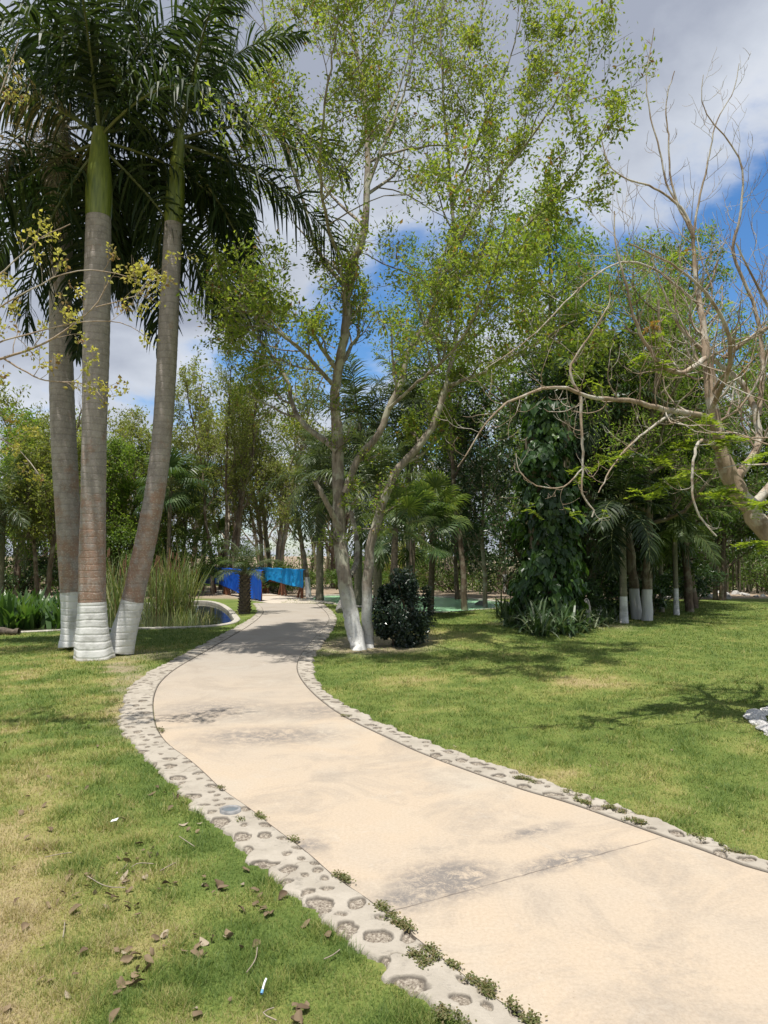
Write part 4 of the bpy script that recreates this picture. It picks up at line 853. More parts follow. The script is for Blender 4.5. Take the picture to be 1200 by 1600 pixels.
# fan palms
def fan_mesh(seed, pet, rad, mat, n=34, span=300, dr=0.35):
    rng = np.random.default_rng(seed); mb = MB(); u = np.linspace(0, 1, 8); sp = np.stack([u * pet, 0 * u, 0.25 * pet * np.sin(u * 1.5) - 0.12 * pet * u ** 2], 1)
    V, Fc = tube(sp, 0.012 * (1.3 - .5 * u), 4); mb.add(V, Fc, 1); h = sp[-1]
    for k in range(n):
        a = R(-span / 2 + span * k / (n - 1)); d = np.array([math.cos(a) * 1.0, math.sin(a), 0]); l = rad * (0.72 + 0.28 * math.cos(a / 2)) * rng.uniform(.92, 1.05)
        t_ = np.array([-math.sin(a), math.cos(a), 0]); hw = R(span / (n - 1)) * 0.5
        q = [h]; dz = [0, 0.02, -0.06 * dr, -0.55 * dr]
        r_ = [0.0, 0.5, 0.78, 1.0]; wd = [0.002, math.tan(hw) * 0.5 * l * 1.0, math.tan(hw) * 0.55 * l, 0.003]
        fold = (0.02 if k % 2 else -0.02) * rad
        rows = []
        for rr_, z_, w_ in zip(r_, dz, wd):
            c = h + d * l * rr_ + np.array([0, 0, z_ * l * rng.uniform(.8, 1.3) + (fold if 0.2 < rr_ < 0.9 else 0)]); rows += [c - t_ * w_, c + t_ * w_]
        mb.add(np.array(rows), [[0, 1, 3, 2], [2, 3, 5, 4], [4, 5, 7, 6]], 0, rng.random())
    o = mb.build('fan_leaf', [mat, M['rachis']], smooth=False); me = o.data; bpy.data.objects.remove(o); return me
fans = {'l': [fan_mesh(s_, 0.85, 0.62, M['fan'], dr=.5) for s_ in (1, 2, 3)], 'd': [fan_mesh(s_, 0.8, 0.6, M['fan_dark'], dr=.8) for s_ in (4, 5, 6)]}
def fan_palm(label, loc, H, kind, n, seed, sc=1.0, group=None):
    rng = np.random.default_rng(seed); loc = (loc[0], loc[1], gz(loc[0], loc[1])); root = thing('fan_palm', label, 'palm tree', loc, group=group)
    u = np.linspace(0, 1, 14); V, Fc = tube(np.stack([0.1 * np.sin(u), 0 * u, -0.05 + H * u], 1), 0.075 + 0.02 * (1 - u), 10); MB().add(V, Fc).build('trunk', M['boots'], root)
    az = 0
    for i in range(n):
        az += 137.5 + rng.uniform(-15, 15); t_ = i / (n - 1); el = 80 - 115 * t_
        put_child('fan_leaf', fans[kind][i % 3], root, (0.08, 0, H - 0.1 * t_), (rng.uniform(-.5, .5), -R(el), R(az)), sc * rng.uniform(.8, 1.1))
FG = 'fan palms growing beyond the reeds'
for i, (px, Y, yc, k, n, sc, lab, gr) in enumerate([
    (285, 31, 815, 'l', 20, 1.15, 'broad fan palm behind the reeds, left of the date palm', FG), (262, 28, 765, 'd', 20, 1.25, 'taller dark fan palm just right of the leaning royal palm trunk', FG), (345, 34.5, 846, 'l', 15, 1.0, 'low bright fan palm directly behind the small date palm', FG), (318, 34, 765, 'd', 16, 1.2, 'tall dark fan palm furthest back beyond the reeds', FG),
    (612, 16.5, 822, 'l', 12, .8, 'yellowish fan palm between the airy tree and the dark round shrub', None), (672, 19.5, 800, 'l', 15, .85, 'spiky bright fan palm on slim trunk behind the dark round shrub', None), (640, 18.5, 838, 'd', 14, 1.0, 'low dark fan palm hidden behind the dark round shrub', None), (1010, 21, 855, 'd', 14, 1.1, 'low dark fan palm deep in the shaded grove at the right', None)]):
    fan_palm(lab, ((px - 600) / F * Y, Y), CAMH + (HOR - yc) / F * Y, k, n, 300 + i, sc, gr)

# ------------------------------------------------------------------ shrubs, clumps
def shrub(name, label, cat, loc, rx, ry, h, mat, n, size, seed, asp=0.5, zc=0.5, group=None, stems=9, stem_mat='bark_brown', low=0.0, part='foliage', hang=0.0, spread_top=0.0):
    rng = np.random.default_rng(seed); loc = np.array([loc[0], loc[1], gz(loc[0], loc[1])]); root = thing(name, label, cat, loc, group=group)
    k = 46; lc = rvec(rng, k) * rng.uniform(0.45, 0.95, (k, 1)); lr = rng.uniform(0.16, 0.34, k)
    w_ = rng.integers(0, k, n); q = lc[w_] + rvec(rng, n) * (lr[w_] * rng.random(n) ** 0.45)[:, None]
    q = np.stack([q[:, 0] * rx, q[:, 1] * ry, low + (h - low) * (0.5 + 0.5 * q[:, 2])], 1); q[:, 2] = np.maximum(q[:, 2], 0.03)
    out = unit(q - np.array([0, 0, h * zc])); D = unit(out * 0.6 + rvec(rng, n) * 0.8 + [0, 0, -hang]); N_ = unit(out + rvec(rng, n) * 0.6 + [0, 0, 0.5])
    sz = size * rng.uniform(.6, 1.3, n); V, Fc = leaves(q, D, N_, sz, sz * asp); MB().add(V, Fc, 0, np.repeat(rng.random(n), 4)).build(part, mat, root, smooth=False)
    mb = MB()
    for i in range(stems):
        e_ = lc[rng.integers(0, k)]; e_ = np.array([e_[0] * rx, e_[1] * ry, low + (h - low) * (0.5 + 0.5 * e_[2])]); s_ = np.array([rng.normal(0, .12 * rx), rng.normal(0, .12 * ry), -.05])
        m_ = (s_ + e_) / 2 + rng.normal(0, .08 * h, 3) * [1, 1, 0.3]; V, Fc = tube(smooth_line(np.array([s_, m_, e_]), 2), np.linspace(.018, .006, 9)[:9] * (0.6 + h / 2.5), 5) if False else tube(resample(smooth_line(np.array([s_, m_, e_]), 2), h / 8), 0.013 * (0.6 + h / 2.5), 5); mb.add(V, Fc, 0, rng.random())
    mb.build('stems', M[stem_mat], root); return root
g = G(627, 1014); shrub('round_shrub', 'dense blackish green round shrub at the foot of the airy tree', 'shrub', (g[0], g[1] + .45), .54, .5, 1.55, M['leaf_bush'], 12000, .062, 1, .6, low=-.3)

# vine covered clump
def vine_clump():
    Y = 15.6; x0 = (858 - 600) / F * Y; rng = np.random.default_rng(12); b = np.array([x0, Y, gz(x0, Y)]); root = thing('vine_clump', 'tree stump column smothered in dark climbing vines with heart shaped leaves', 'vine clump', b)
    mb = MB()
    for (dx, dy, r_, h_) in [(-.25, 0, .16, 4.2), (.3, .2, .13, 4.6), (0, -.2, .10, 3.6)]:
        V, Fc = tube(resample(np.array([[dx, dy, -.05], [dx * 1.1, dy, 1.5], [dx * 1.4, dy * .5, h_]]), .3), r_, 8); mb.add(V, Fc)
    mb.build('trunk', M['bark_brown'], root)
    n = 9500; z = 4.9 * rng.random(n) ** 0.9; a = rng.uniform(0, 2 * np.pi, n); rr_ = (0.74 - 0.06 * z + 0.5 * (fbm(a * 2.4, z * 2.2, 3) - .5) * 2) * rng.random(n) ** 0.3; kp = (rng.random(n) < np.clip((fbm(a * 3 + 9, z * 2.5, 3) - .3) * 6, .12, 1)) & (rng.random(n) < 1.25 - .16 * z); z, a, rr_ = z[kp], a[kp], rr_[kp]; n = len(z)
    q = np.stack([np.cos(a) * rr_, np.sin(a) * rr_, z + .08], 1); out = np.stack([np.cos(a), np.sin(a), 0 * a], 1)
    D = unit(np.array([0, 0, -1]) + out * 0.35 + rng.normal(0, .35, (n, 3))); N_ = unit(out + rng.normal(0, .4, (n, 3)) + [0, 0, .3]); sz = .07 + .17 * rng.random(n) ** 1.6
    # heart shaped blades: six corners
    D = D; B = unit(np.cross(D, N_)); N2 = np.cross(B, D); L_ = sz[:, None]
    pts = [q + B * L_ * .22 - D * L_ * .12, q + B * L_ * .48 + D * L_ * .22 - N2 * L_ * .06, q + B * L_ * .2 + D * L_ * .75, q + D * L_ * 1.05 - N2 * L_ * .12, q, q - B * L_ * .22 - D * L_ * .12, q - B * L_ * .48 + D * L_ * .22 - N2 * L_ * .06, q - B * L_ * .2 + D * L_ * .75]
    V = np.stack(pts, 1).reshape(-1, 3); i = np.arange(n)[:, None] * 8
    F1 = np.concatenate([np.concatenate([i + 4, i + 0, i + 1, i + 2], 1), np.concatenate([i + 4, i + 2, i + 3, i + 7], 1), np.concatenate([i + 4, i + 7, i + 6, i + 5], 1)])
    MB().add(V, F1, 0, np.repeat(rng.random(n) ** 1.5, 8)).build('vine_leaves', M['vine'], root, smooth=False)
vine_clump()

def strap_clump_mb(rng, n, ln, wd, arch=1.0, seg=5, upr=0.6, spread=0.06):
    mb = MB()
    az = rng.uniform(0, 2 * np.pi, n); el = rng.uniform(upr, 1.45, n); l = ln * rng.uniform(.6, 1.1, n); p = np.stack([rng.normal(0, spread, n), rng.normal(0, spread, n), np.full(n, -.01)], 1)
    d = np.stack([np.cos(az) * np.cos(el), np.sin(az) * np.cos(el), np.sin(el)], 1); sd = np.stack([-np.sin(az), np.cos(az), 0 * az], 1); rows = []
    prof = np.interp(np.linspace(0, 1, seg + 1), [0, .15, .5, .85, 1], [.55, .9, 1, .6, .05])
    for k in range(seg + 1):
        rows += [p - sd * wd / 2 * prof[k], p + sd * wd / 2 * prof[k]]; p = p + d * (l / seg)[:, None]; d = unit(d + np.array([0, 0, -1]) * arch * .28 * (k + 1) / seg * 2 * rng.uniform(.6, 1.3, (n, 1)))
    V = np.stack(rows, 1).reshape(-1, 3); b0 = np.arange(n)[:, None] * 2 * (seg + 1); j = np.arange(seg)[None] * 2
    mb.add(V, np.stack([b0 + j, b0 + j + 1, b0 + j + 3, b0 + j + 2], -1).reshape(-1, 4), 0, np.repeat(rng.random(n) ** 1.6, 2 * (seg + 1))); return mb
def clumps(name, label, cat, group, mat, spots, args, seed, nvar=3, part='blades', scv=(.8, 1.15), zoff=0.0, with_heads=False):
    rng = np.random.default_rng(seed); protos = []
    for i, sp in enumerate(spots):
        x_, y_ = sp[0], sp[1]; z_ = gz(x_, y_) + zoff if len(sp) < 3 else sp[2]; lb = sp[3] if len(sp) > 3 else label
        if i < nvar:
            root = thing(name, lb, cat, (x_, y_, z_), rng.uniform(0, 6), group, rng.uniform(*scv)); strap_clump_mb(rng, *args).build(part, mat, root, smooth=False)
            if with_heads:
                for k in range(3):
                    h_ = rng.uniform(1.3, 1.7); a = rng.normal(0, .12, 2); st_ = np.array([[a[0] * .3, a[1] * .3, 0], [a[0], a[1], h_ * .6], [a[0] * 1.6, a[1] * 1.6, h_]]); V, Fc = tube(resample(st_, .3), .006, 4); m_ = MB().add(V, Fc); 
                    hd = np.array([st_[-1], st_[-1] + [0, 0, .18]]); V, Fc = tube(resample(hd, .03), .018, 6); m_.add(V, Fc); m_.build('seed_stalk', M['cattail'], root)
            protos.append(root)
        else: dup(protos[i % nvar], (x_, y_, z_), rng.uniform(0, 6), float(rng.uniform(*scv)), lb, group)
rng = np.random.default_rng(3)
sp = []
for i in range(26):
    px = rng.uniform(785, 918); py = 1000 - 14 * abs((px - 850) / 60) ** 2 - rng.uniform(0, 20); q = G(px, py); sp.append((q[0], q[1]))
clumps('spider_lily', 'arching strap leaved lily in the bed round the foot of the vine clump', 'lily plant', 'strap leaved lilies round the vine clump', M['lily'], sp, (26, .75, .045, 1.3, 5, .5), 4)
sp = [(G(px, py)[0], G(px, py)[1]) for px, py in [(935, 978), (948, 976), (958, 972), (925, 982)]]
clumps('spider_lily', 'small strap leaved lily beside the grey stone at the grove front', 'lily plant', 'small lilies by the grey stone', M['lily'], sp, (22, .6, .04, 1.2, 5, .5), 6, 1)
# reeds in the left pond
sp = []
for i in range(20):
    px = rng.uniform(165, 296); py = rng.uniform(946, 958) if px > 225 else rng.uniform(948, 968); q = G(px, py); sp.append((q[0], q[1], -.18))
clumps('reed_clump', 'tall thin reed clump standing in the left pond', 'reeds', 'reeds in the left pond', M['reed'], sp, (32, 2.0, .02, .45, 6, 1.05, .18), 9, 4, with_heads=True, scv=(.75, 1.2))
sp = []
for i in range(44):
    px = rng.uniform(-90, 112); py = rng.uniform(953, 979); q = G(px, py); sp.append((q[0], q[1], -.15))
clumps('arrowhead_plant', 'broad leaved green water plant massed along the left pond edge', 'water plant', 'broad leaved water plants at the left', M['water_plant'], sp, (30, .85, .11, .5, 5, .8, .14), 11)
# small floating pads and bits of reed on the pond
sp = []
for i in range(10):
    px = rng.uniform(215, 345); py = rng.uniform(957, 972); q = G(px, py); sp.append((q[0], q[1], -.15))
clumps('reed_clump', 'short sprouting reed tuft near the front rim of the pond', 'reeds', 'short reed tufts near the pond rim', M['reed'], sp, (16, .5, .012, .5, 5, .9, .15), 19, 2)

# ------------------------------------------------------------------ footbridge rails and tarpaulins
BD = unit(np.array([-0.477, 0.879, 0])); BA = np.array([-4.28, 25.0, 0]); BB = np.array([-2.99, 26.5, 0]); BL = 8.6
nrm = np.array([BD[1], -BD[0], 0])                       # towards the right hand side of the deck
bro = thing('footbridge', 'low concrete footbridge with red brown timber railings where the path crosses the pond', 'footbridge', BA)
mb = MB(); q0, q1 = BA - BD * 1.3 - nrm * .12, BB - BD * 2.6 + nrm * .12; c0 = [q0, q1, q1 + BD * 10, q0 + BD * 10]
V = np.array([[*c[:2], z_] for z_ in (-.32, .006) for c in c0]) - BA; mb.add(V, [[0, 3, 2, 1], [4, 5, 6, 7], [0, 1, 5, 4], [1, 2, 6, 5], [2, 3, 7, 6], [3, 0, 4, 7]]); mb.build('deck', M['deck'], bro, smooth=False)
for s0, off in ((BA, 0.0), (BB, 0.0)):
    V, Fc = bar(s0 + [0, 0, 1.03] - BA, s0 + BD * BL + [0, 0, 1.03] - BA, .07, .07); MB().add(V, Fc).build('top_rail', M['wood'], bro, smooth=False)
    V, Fc = bar(s0 + [0, 0, .55] - BA, s0 + BD * BL + [0, 0, .55] - BA, .045, .09); MB().add(V, Fc).build('middle_rail', M['wood'], bro, smooth=False)
    for k in range(5):
        b = s0 + BD * (k * (BL - .3) / 4 + .15) - BA; V, Fc = bar(b + [0, 0, .01], b + [0, 0, 1.0], .11, .11); MB().add(V, Fc).build('post', M['wood'], bro, smooth=False)
        for sg in (-1, 1):
            if (k == 0 and sg < 0) or (k == 4 and sg > 0): continue
            V, Fc = bar(b + BD * sg * .07 + [0, 0, .62], b + BD * sg * .42 + [0, 0, .02], .06, .07) ; MB().add(V + nrm * .0, Fc).build('brace', M['wood'], bro, smooth=False)
def tarp(name, label, s0, side, mat, hem, seed, start=-.12, end=BL):
    rng = np.random.default_rng(seed); nu, nv = 150, 34; u = np.linspace(start, end, nu); v = np.linspace(0, 1, nv)
    U, Vv = np.meshgrid(u, v, indexing='ij'); bot = np.interp(u, *hem)[:, None]; top = 1.085 + 0.012 * np.sin(u * 5)[:, None]
    # short flap over the rail top, then the long fall
    z = np.where(Vv < .06, top, top + (bot - top) * (Vv - .06) / .94); off = np.where(Vv < .06, -.05 + .1 * Vv / .06, .055)
    swing = fbm(U * 1.3 + 7 * seed, Vv * 1.6, 3) - .5; fold = np.sin(U * 9 + 5 * Vv * np.sin(U * 1.7) + 6 * swing) * .022 * Vv + swing * .09 * Vv + (fbm(U * 5, Vv * 3 + seed, 3) - .5) * .03
    gather = np.exp(-((U - hem[2]) / .5) ** 2) * np.sin((U - hem[2]) * 24 * (1.1 - Vv * .7)) * .03 * Vv if False else 0
    off = off + np.abs(fold) * 1.0 + .01 ; off[:, 0:2] = -.05
    Pn = (s0 + BD * 0)[None, None] + BD[None, None] * U[..., None] + (nrm * side)[None, None] * off[..., None] + np.array([0, 0, 1.0])[None, None] * z[..., None]
    Pn = Pn + BD * (0.05 * np.sin(Vv * 7 + U * 3) * Vv)[..., None]
    i, j = np.meshgrid(np.arange(nu - 1), np.arange(nv - 1), indexing='ij'); a = (i * nv + j).ravel()
    o = MB().add(Pn.reshape(-1, 3), np.stack([a, a + nv, a + nv + 1, a + 1], 1)).build(name, mat, loc=(s0 + [0, 0, 1.08])); tag(o, label, 'tarpaulin')
    md = o.modifiers.new('thickness', 'SOLIDIFY'); md.thickness = 0.004
tarp('tarpaulin', 'deep blue tarpaulin draped over the near left railing of the footbridge', BA, -1, M['tarp_dark'], ([-.1, .5, .85, 1.5, 2.2, 3.6, 5.2, 6.5, 8.6], [.04, .06, .03, .18, .14, .28, .42, .36, .38]), 1)
tarp('tarpaulin', 'azure tarpaulin draped over the far right railing of the footbridge', BB, -1, M['tarp_light'], ([-.1, .1, 1.2, 3.0, 3.6, 4.4, 5.2, 8.6], [.40, .42, .44, .56, .60, .36, .12, .25]), 2)

# ------------------------------------------------------------------ darker trees of the grove and mid-ground
def mid_tree(name, label, px, Y, H, stems, r0, leafm, bark, seed, n1, l1, per, sz, ang=50, t0=.2, group=None, asp=.4, lean=.08, lv=3, up=.2, nn=(6, 4), spread=.1):
    x_ = (px - 600) / F * Y; b = np.array([x_, Y, gz(x_, Y)]); T = grown(seed, H, stems, 0, n1, l1, lv, ang, nn, lean, r0, t0, up)
    root = thing(name, label, 'tree', b, group=group); T.wood.build('trunk', M[bark], root)
    if per: T.foliage(per, sz, spread, asp).build('crown', M[leafm], root, smooth=False)
    return root
GG = 'leafy trees of the shaded grove'
mid_tree('dark_tree', 'dark leaved tree with slim pale trunk at the far pool edge', 757, 22.6, 7.4, 1, .08, 'leaf_dark', 'bark_pale', 401, 17, 2.4, 15, .14, t0=.22, group=GG)
mid_tree('dark_tree', 'dark leaved tree filling the gap between the pool and the vine clump', 715, 26.5, 6.8, 2, .10, 'leaf_dark', 'bark_brown', 402, 16, 2.4, 15, .15, t0=.15, group=GG)
mid_tree('dark_tree', 'dark leaved tree rising directly behind the vine covered clump', 845, 18.6, 6.3, 2, .12, 'leaf_dark', 'bark_brown', 403, 17, 2.2, 16, .13, t0=.15, group=GG)
mid_tree('dark_tree', 'green leaved tree behind the wrinkled brown palm trunk', 925, 20.5, 7.4, 2, .12, 'leaf_mid', 'bark_brown', 404, 17, 2.2, 16, .13, t0=.12, group=GG)
mid_tree('dark_tree', 'green leaved tree behind the two stout whitewashed stems', 1010, 22.0, 7.4, 2, .12, 'leaf_mid', 'bark_brown', 405, 17, 2.4, 16, .14, t0=.12, group=GG)
mid_tree('dark_tree', 'dark leaved tree behind the dark double trunk at the lawn end', 1120, 25.5, 6.8, 3, .10, 'leaf_mid', 'bark_brown', 406, 15, 2.2, 13, .14, t0=.2, group=GG)
mid_tree('green_tree', 'bushy green tree at the right edge beyond the lawn', 1225, 24.0, 10.2, 2, .12, 'leaf_feather', 'bark_brown', 407, 20, 3.0, 20, .14, t0=.2)
mid_tree('feathery_tree', 'tall feathery light green tree behind the top of the vine clump', 880, 20.0, 12.2, 1, .13, 'leaf_feather', 'bark_brown', 408, 26, 3.3, 24, .12, t0=.38, ang=54)
mid_tree('feathery_tree', 'tall feathery light green tree behind the bare tree crown', 1075, 20.5, 11.8, 1, .13, 'leaf_feather', 'bark_brown', 409, 26, 3.4, 24, .12, t0=.35, ang=54)
mid_tree('feathery_tree', 'feathery green tree between the airy tree and the vine clump top', 725, 21.5, 10.3, 1, .10, 'leaf_feather', 'bark_brown', 410, 18, 2.8, 18, .11, t0=.4, ang=50)
# left side beyond the pond
GL = 'green trees beyond the left pond'
mid_tree('pond_tree', 'leafy green tree at the far left beyond the water plants', 20, 29.0, 7.4, 2, .11, 'leaf_feather', 'bark_brown', 421, 15, 2.4, 13, .15, t0=.25, group=GL)
mid_tree('pond_tree', 'crooked brown trunked tree just left of the royal palms', 68, 25.0, 5.6, 3, .10, 'leaf_olive', 'bark_brown', 422, 13, 1.9, 11, .13, t0=.35, group=GL)
mid_tree('pond_tree', 'bushy green tree behind the royal palm trunks', 195, 29.5, 6.3, 3, .10, 'leaf_feather', 'bark_brown', 423, 16, 2.4, 14, .14, t0=.1, group=GL)
mid_tree('pond_tree', 'bushy green tree behind the taller reeds', 262, 31.0, 7.0, 2, .10, 'leaf_olive', 'bark_brown', 424, 15, 2.6, 12, .14, t0=.2, group=GL)
mid_tree('pond_tree', 'olive leaved tree with many dark upright stems behind the date palm', 352, 30.0, 9.6, 4, .09, 'leaf_olive', 'bark_brown', 425, 13, 2.5, 10, .12, ang=36, t0=.4, group=GL, up=.3)
mid_tree('pond_tree', 'pale thin trunked tree with whitewashed foot right of the azure tarpaulin', 483, 27.6, 5.2, 1, .12, 'leaf_olive', 'bark_white', 426, 9, 1.7, 8, .11, t0=.45, group=None, lean=.15)
mid_tree('pond_tree', 'thin olive leaved tree between the date palm and the airy tree', 430, 33.0, 8.0, 2, .09, 'leaf_olive', 'bark_olive', 427, 13, 2.4, 9, .13, t0=.3, group=GL)
for i, (px, Y, rx, h, m_, lab) in enumerate([(215, 28.5, 1.9, 3.3, 'leaf_mid', 'dense green shrub behind the reeds, left of the leaning palm'), (300, 29.5, 1.8, 3.0, 'leaf_mid', 'dense green shrub behind the dark fan palms'), (30, 29.5, 2.0, 2.6, 'leaf_dark', 'dark shrub beyond the pond at the left edge'), (130, 31, 2.2, 2.6, 'leaf_mid', 'green shrub seen between the royal palm trunks'),
        (700, 31, 1.7, 2.6, 'leaf_mid', 'green shrub on the far ground left of the slim pale pool trunk'), (790, 30, 1.5, 2.2, 'leaf_dark', 'dark shrub on the far ground between pool and vine clump'), (960, 26, 2.0, 3.4, 'leaf_dark', 'tall dark shrub closing the back of the grove'), (1040, 27, 1.8, 2.8, 'leaf_mid', 'green shrub at the back of the grove beside the dark double trunk'), (1120, 34, 2.0, 3.0, 'leaf_mid', 'green shrub behind the bamboo stand'), (620, 34, 2.0, 2.4, 'leaf_olive', 'olive shrub far behind the yellowish fan palm'),
        (-80, 28.5, 2.2, 3.5, 'leaf_mid', 'tall green shrub outside the left of the pond'), (1075, 24.5, 1.2, 1.5, 'leaf_dark', 'low dark shrub in the grove right of the white footed trunks'), (985, 19.5, 1.2, 1.7, 'leaf_dark', 'low dark shrub behind the two stout whitewashed stems'), (905, 17.8, 1.0, 1.7, 'leaf_dark', 'low dark shrub behind the wrinkled brown palm trunk'), (880, 21, 1.6, 2.4, 'leaf_dark', 'tall dark shrub behind the vine clump'), (560, 30, 1.4, 1.5, 'leaf_mid', 'green shrub behind the airy tree stems beyond the pool'), (450, 30.5, 1.3, 1.3, 'frond_light', 'light green shrub above the azure tarpaulin'), (1210, 30, 1.6, 2.4, 'leaf_mid', 'green shrub at the right edge beyond the sandy strip')]):
    shrub('shrub', lab, 'shrub', ((px - 600) / F * Y, Y), rx, rx * .8, h, M[m_], int(2600 * rx), .13, 500 + i, .42, group='shrubs round the garden')
# bamboo stand
def bamboo():
    g = ((1148 - 600) / F * 31, 31.0); rng = np.random.default_rng(7); b = np.array([g[0], g[1], gz(*g)]); root = thing('bamboo', 'stand of upright green bamboo canes beyond the sandy strip at the right', 'bamboo', b)
    for k in range(34):
        s0 = np.array([rng.uniform(-1.3, 1.3), rng.uniform(-.6, .6), -.05]); e_ = s0 + [rng.normal(0, .35), rng.normal(0, .3), rng.uniform(3, 5)]; V, Fc = tube(resample(np.array([s0, (s0 + e_) / 2, e_]), .5), .035, 6); MB().add(V, Fc).build('cane', M['palm_trunk_small'], root)
    n = 6000; q = np.stack([rng.uniform(-1.6, 1.6, n), rng.uniform(-.9, .9, n), 1.6 + 3.6 * rng.random(n)], 1); V, Fc = leaves(q, rvec(rng, n) - [0, 0, .6], rvec(rng, n), rng.uniform(.1, .22, n), .035); MB().add(V, Fc, 0, np.repeat(rng.random(n), 4)).build('foliage', M['leaf_mid'], root, smooth=False)
bamboo()

# ------------------------------------------------------------------ woodland behind
protos = []
for i, (H, st_, l1, lf, bk, per, sz, ang) in enumerate([(9.0, 2, 2.6, 'leaf_olive', 'bark_olive', 9, .17, 38), (8.0, 3, 2.2, 'leaf_olive', 'bark_pale', 6, .16, 34), (9.6, 1, 2.9, 'leaf_mid', 'bark_brown', 9, .19, 44), (7.4, 3, 2.0, None, 'bark_pale', 0, 0, 34), (8.6, 2, 2.5, 'leaf_spring', 'bark_olive', 7, .17, 40), (6.5, 4, 1.9, None, 'bark_brown', 0, 0, 30)]):
    T = grown(600 + i, H, st_, 0, 12, l1, 3, ang, (4, 3), .1, .10, .3 if lf else .2, .32); root = thing('woodland_tree', 'x', 'tree', (0, 0, 0), group='woodland trees behind the garden'); T.wood.build('trunk', M[bk], root)
    if lf: T.foliage(per, sz, .16, .42).build('crown', M[lf], root, smooth=False)
    protos.append(root)
LB = {0: 'olive leaved woodland tree in the wood behind the garden', 1: 'sparse pale trunked woodland tree in the wood behind the garden', 2: 'full green woodland tree in the wood behind the garden', 3: 'leafless pale branching woodland tree in the wood behind the garden', 4: 'fresh green woodland tree in the wood behind the garden', 5: 'leafless brown branching thin woodland tree behind the garden'}
rng = np.random.default_rng(31); used = set(); wl = []
for row, (Y0, stp, half) in enumerate([(34, 3.3, 21), (40, 3.6, 25), (47, 4.0, 30), (55, 5.0, 34)]):
    for x_ in np.arange(-half, half, stp):
        x_ = x_ + rng.uniform(-1.2, 1.2); Y = Y0 + rng.uniform(-2, 2)
        k = int(rng.choice(6, p=[.24, .2, .14, .16, .14, .12] if x_ < 1 else [.14, .1, .4, .08, .22, .06]))
        if -6 < x_ * 34 / Y < 1 and row == 0 and k == 2: k = 1
        wl.append((x_, Y, k))
for x_, Y, k in wl:
    s_ = float(rng.uniform(.95, 1.2)) * (1.15 if x_ < 1 else 1.0)
    if k not in used:
        used.add(k); o = protos[k]; o.location = (x_, Y, -.1); o.rotation_euler = (0, 0, rng.uniform(0, 6)); o.scale = (s_,) * 3; o['label'] = LB[k]
    else: dup(protos[k], (x_, Y, -.1), rng.uniform(0, 6), s_, LB[k])
# thicket of thin bare stems on the woodland floor
def thicket():
    rng = np.random.default_rng(17); mb = MB(); n = 4200
    x_ = rng.uniform(-34, 36, n); y_ = 31.5 + 26 * rng.random(n) ** 1.2; h = rng.uniform(.4, 2.4, n) * (0.6 + .8 * fbm(x_ * .3, y_ * .3, 2)); ok = ~((x_ > -9) & (x_ < -2) & (y_ < 36)); x_, y_, h = x_[ok], y_[ok], h[ok]; n = len(x_)
    b = np.stack([x_, y_, np.full(n, -.15)], 1); d = np.stack([rng.normal(0, .6, n), rng.normal(0, .4, n), np.ones(n)], 1); e_ = b + d * h[:, None]; w_ = rng.uniform(.006, .022, n)[:, None]
    for ax in (np.array([1.0, 0, 0]), np.array([0, 1.0, 0])):
        V = np.stack([b - ax * w_, b + ax * w_, e_ + ax * w_ * .4, e_ - ax * w_ * .4], 1).reshape(-1, 3); mb.add(V, np.arange(n * 4).reshape(-1, 4))
    o = mb.build('thicket', M['bark_brown'], smooth=False); tag(o, 'thicket of thin bare brown stems on the woodland floor', 'thicket', kind='stuff')
    mb = MB(); n = 80000; x_ = rng.uniform(-36, 38, n); y_ = 31 + 26 * rng.random(n); c_ = fbm(x_ * .35, y_ * .35 + 4, 3); z_ = rng.random(n) ** 1.9 * 3.4 * np.clip((c_ - .40) * 5, 0.05, 1); ok = ~((x_ > -9) & (x_ < -2) & (y_ < 36)); q = np.stack([x_, y_, z_], 1)[ok]; n = len(q)
    V, Fc = leaves(q, rvec(rng, n), rvec(rng, n) + [0, 0, .6], rng.uniform(.1, .24, n), .09); mb.add(V, Fc, 0, np.repeat(rng.random(n), 4)); o = mb.build('undergrowth', M['leaf_mid'], smooth=False); tag(o, 'olive green undergrowth leaves among the woodland stems', 'undergrowth', kind='stuff')
thicket()

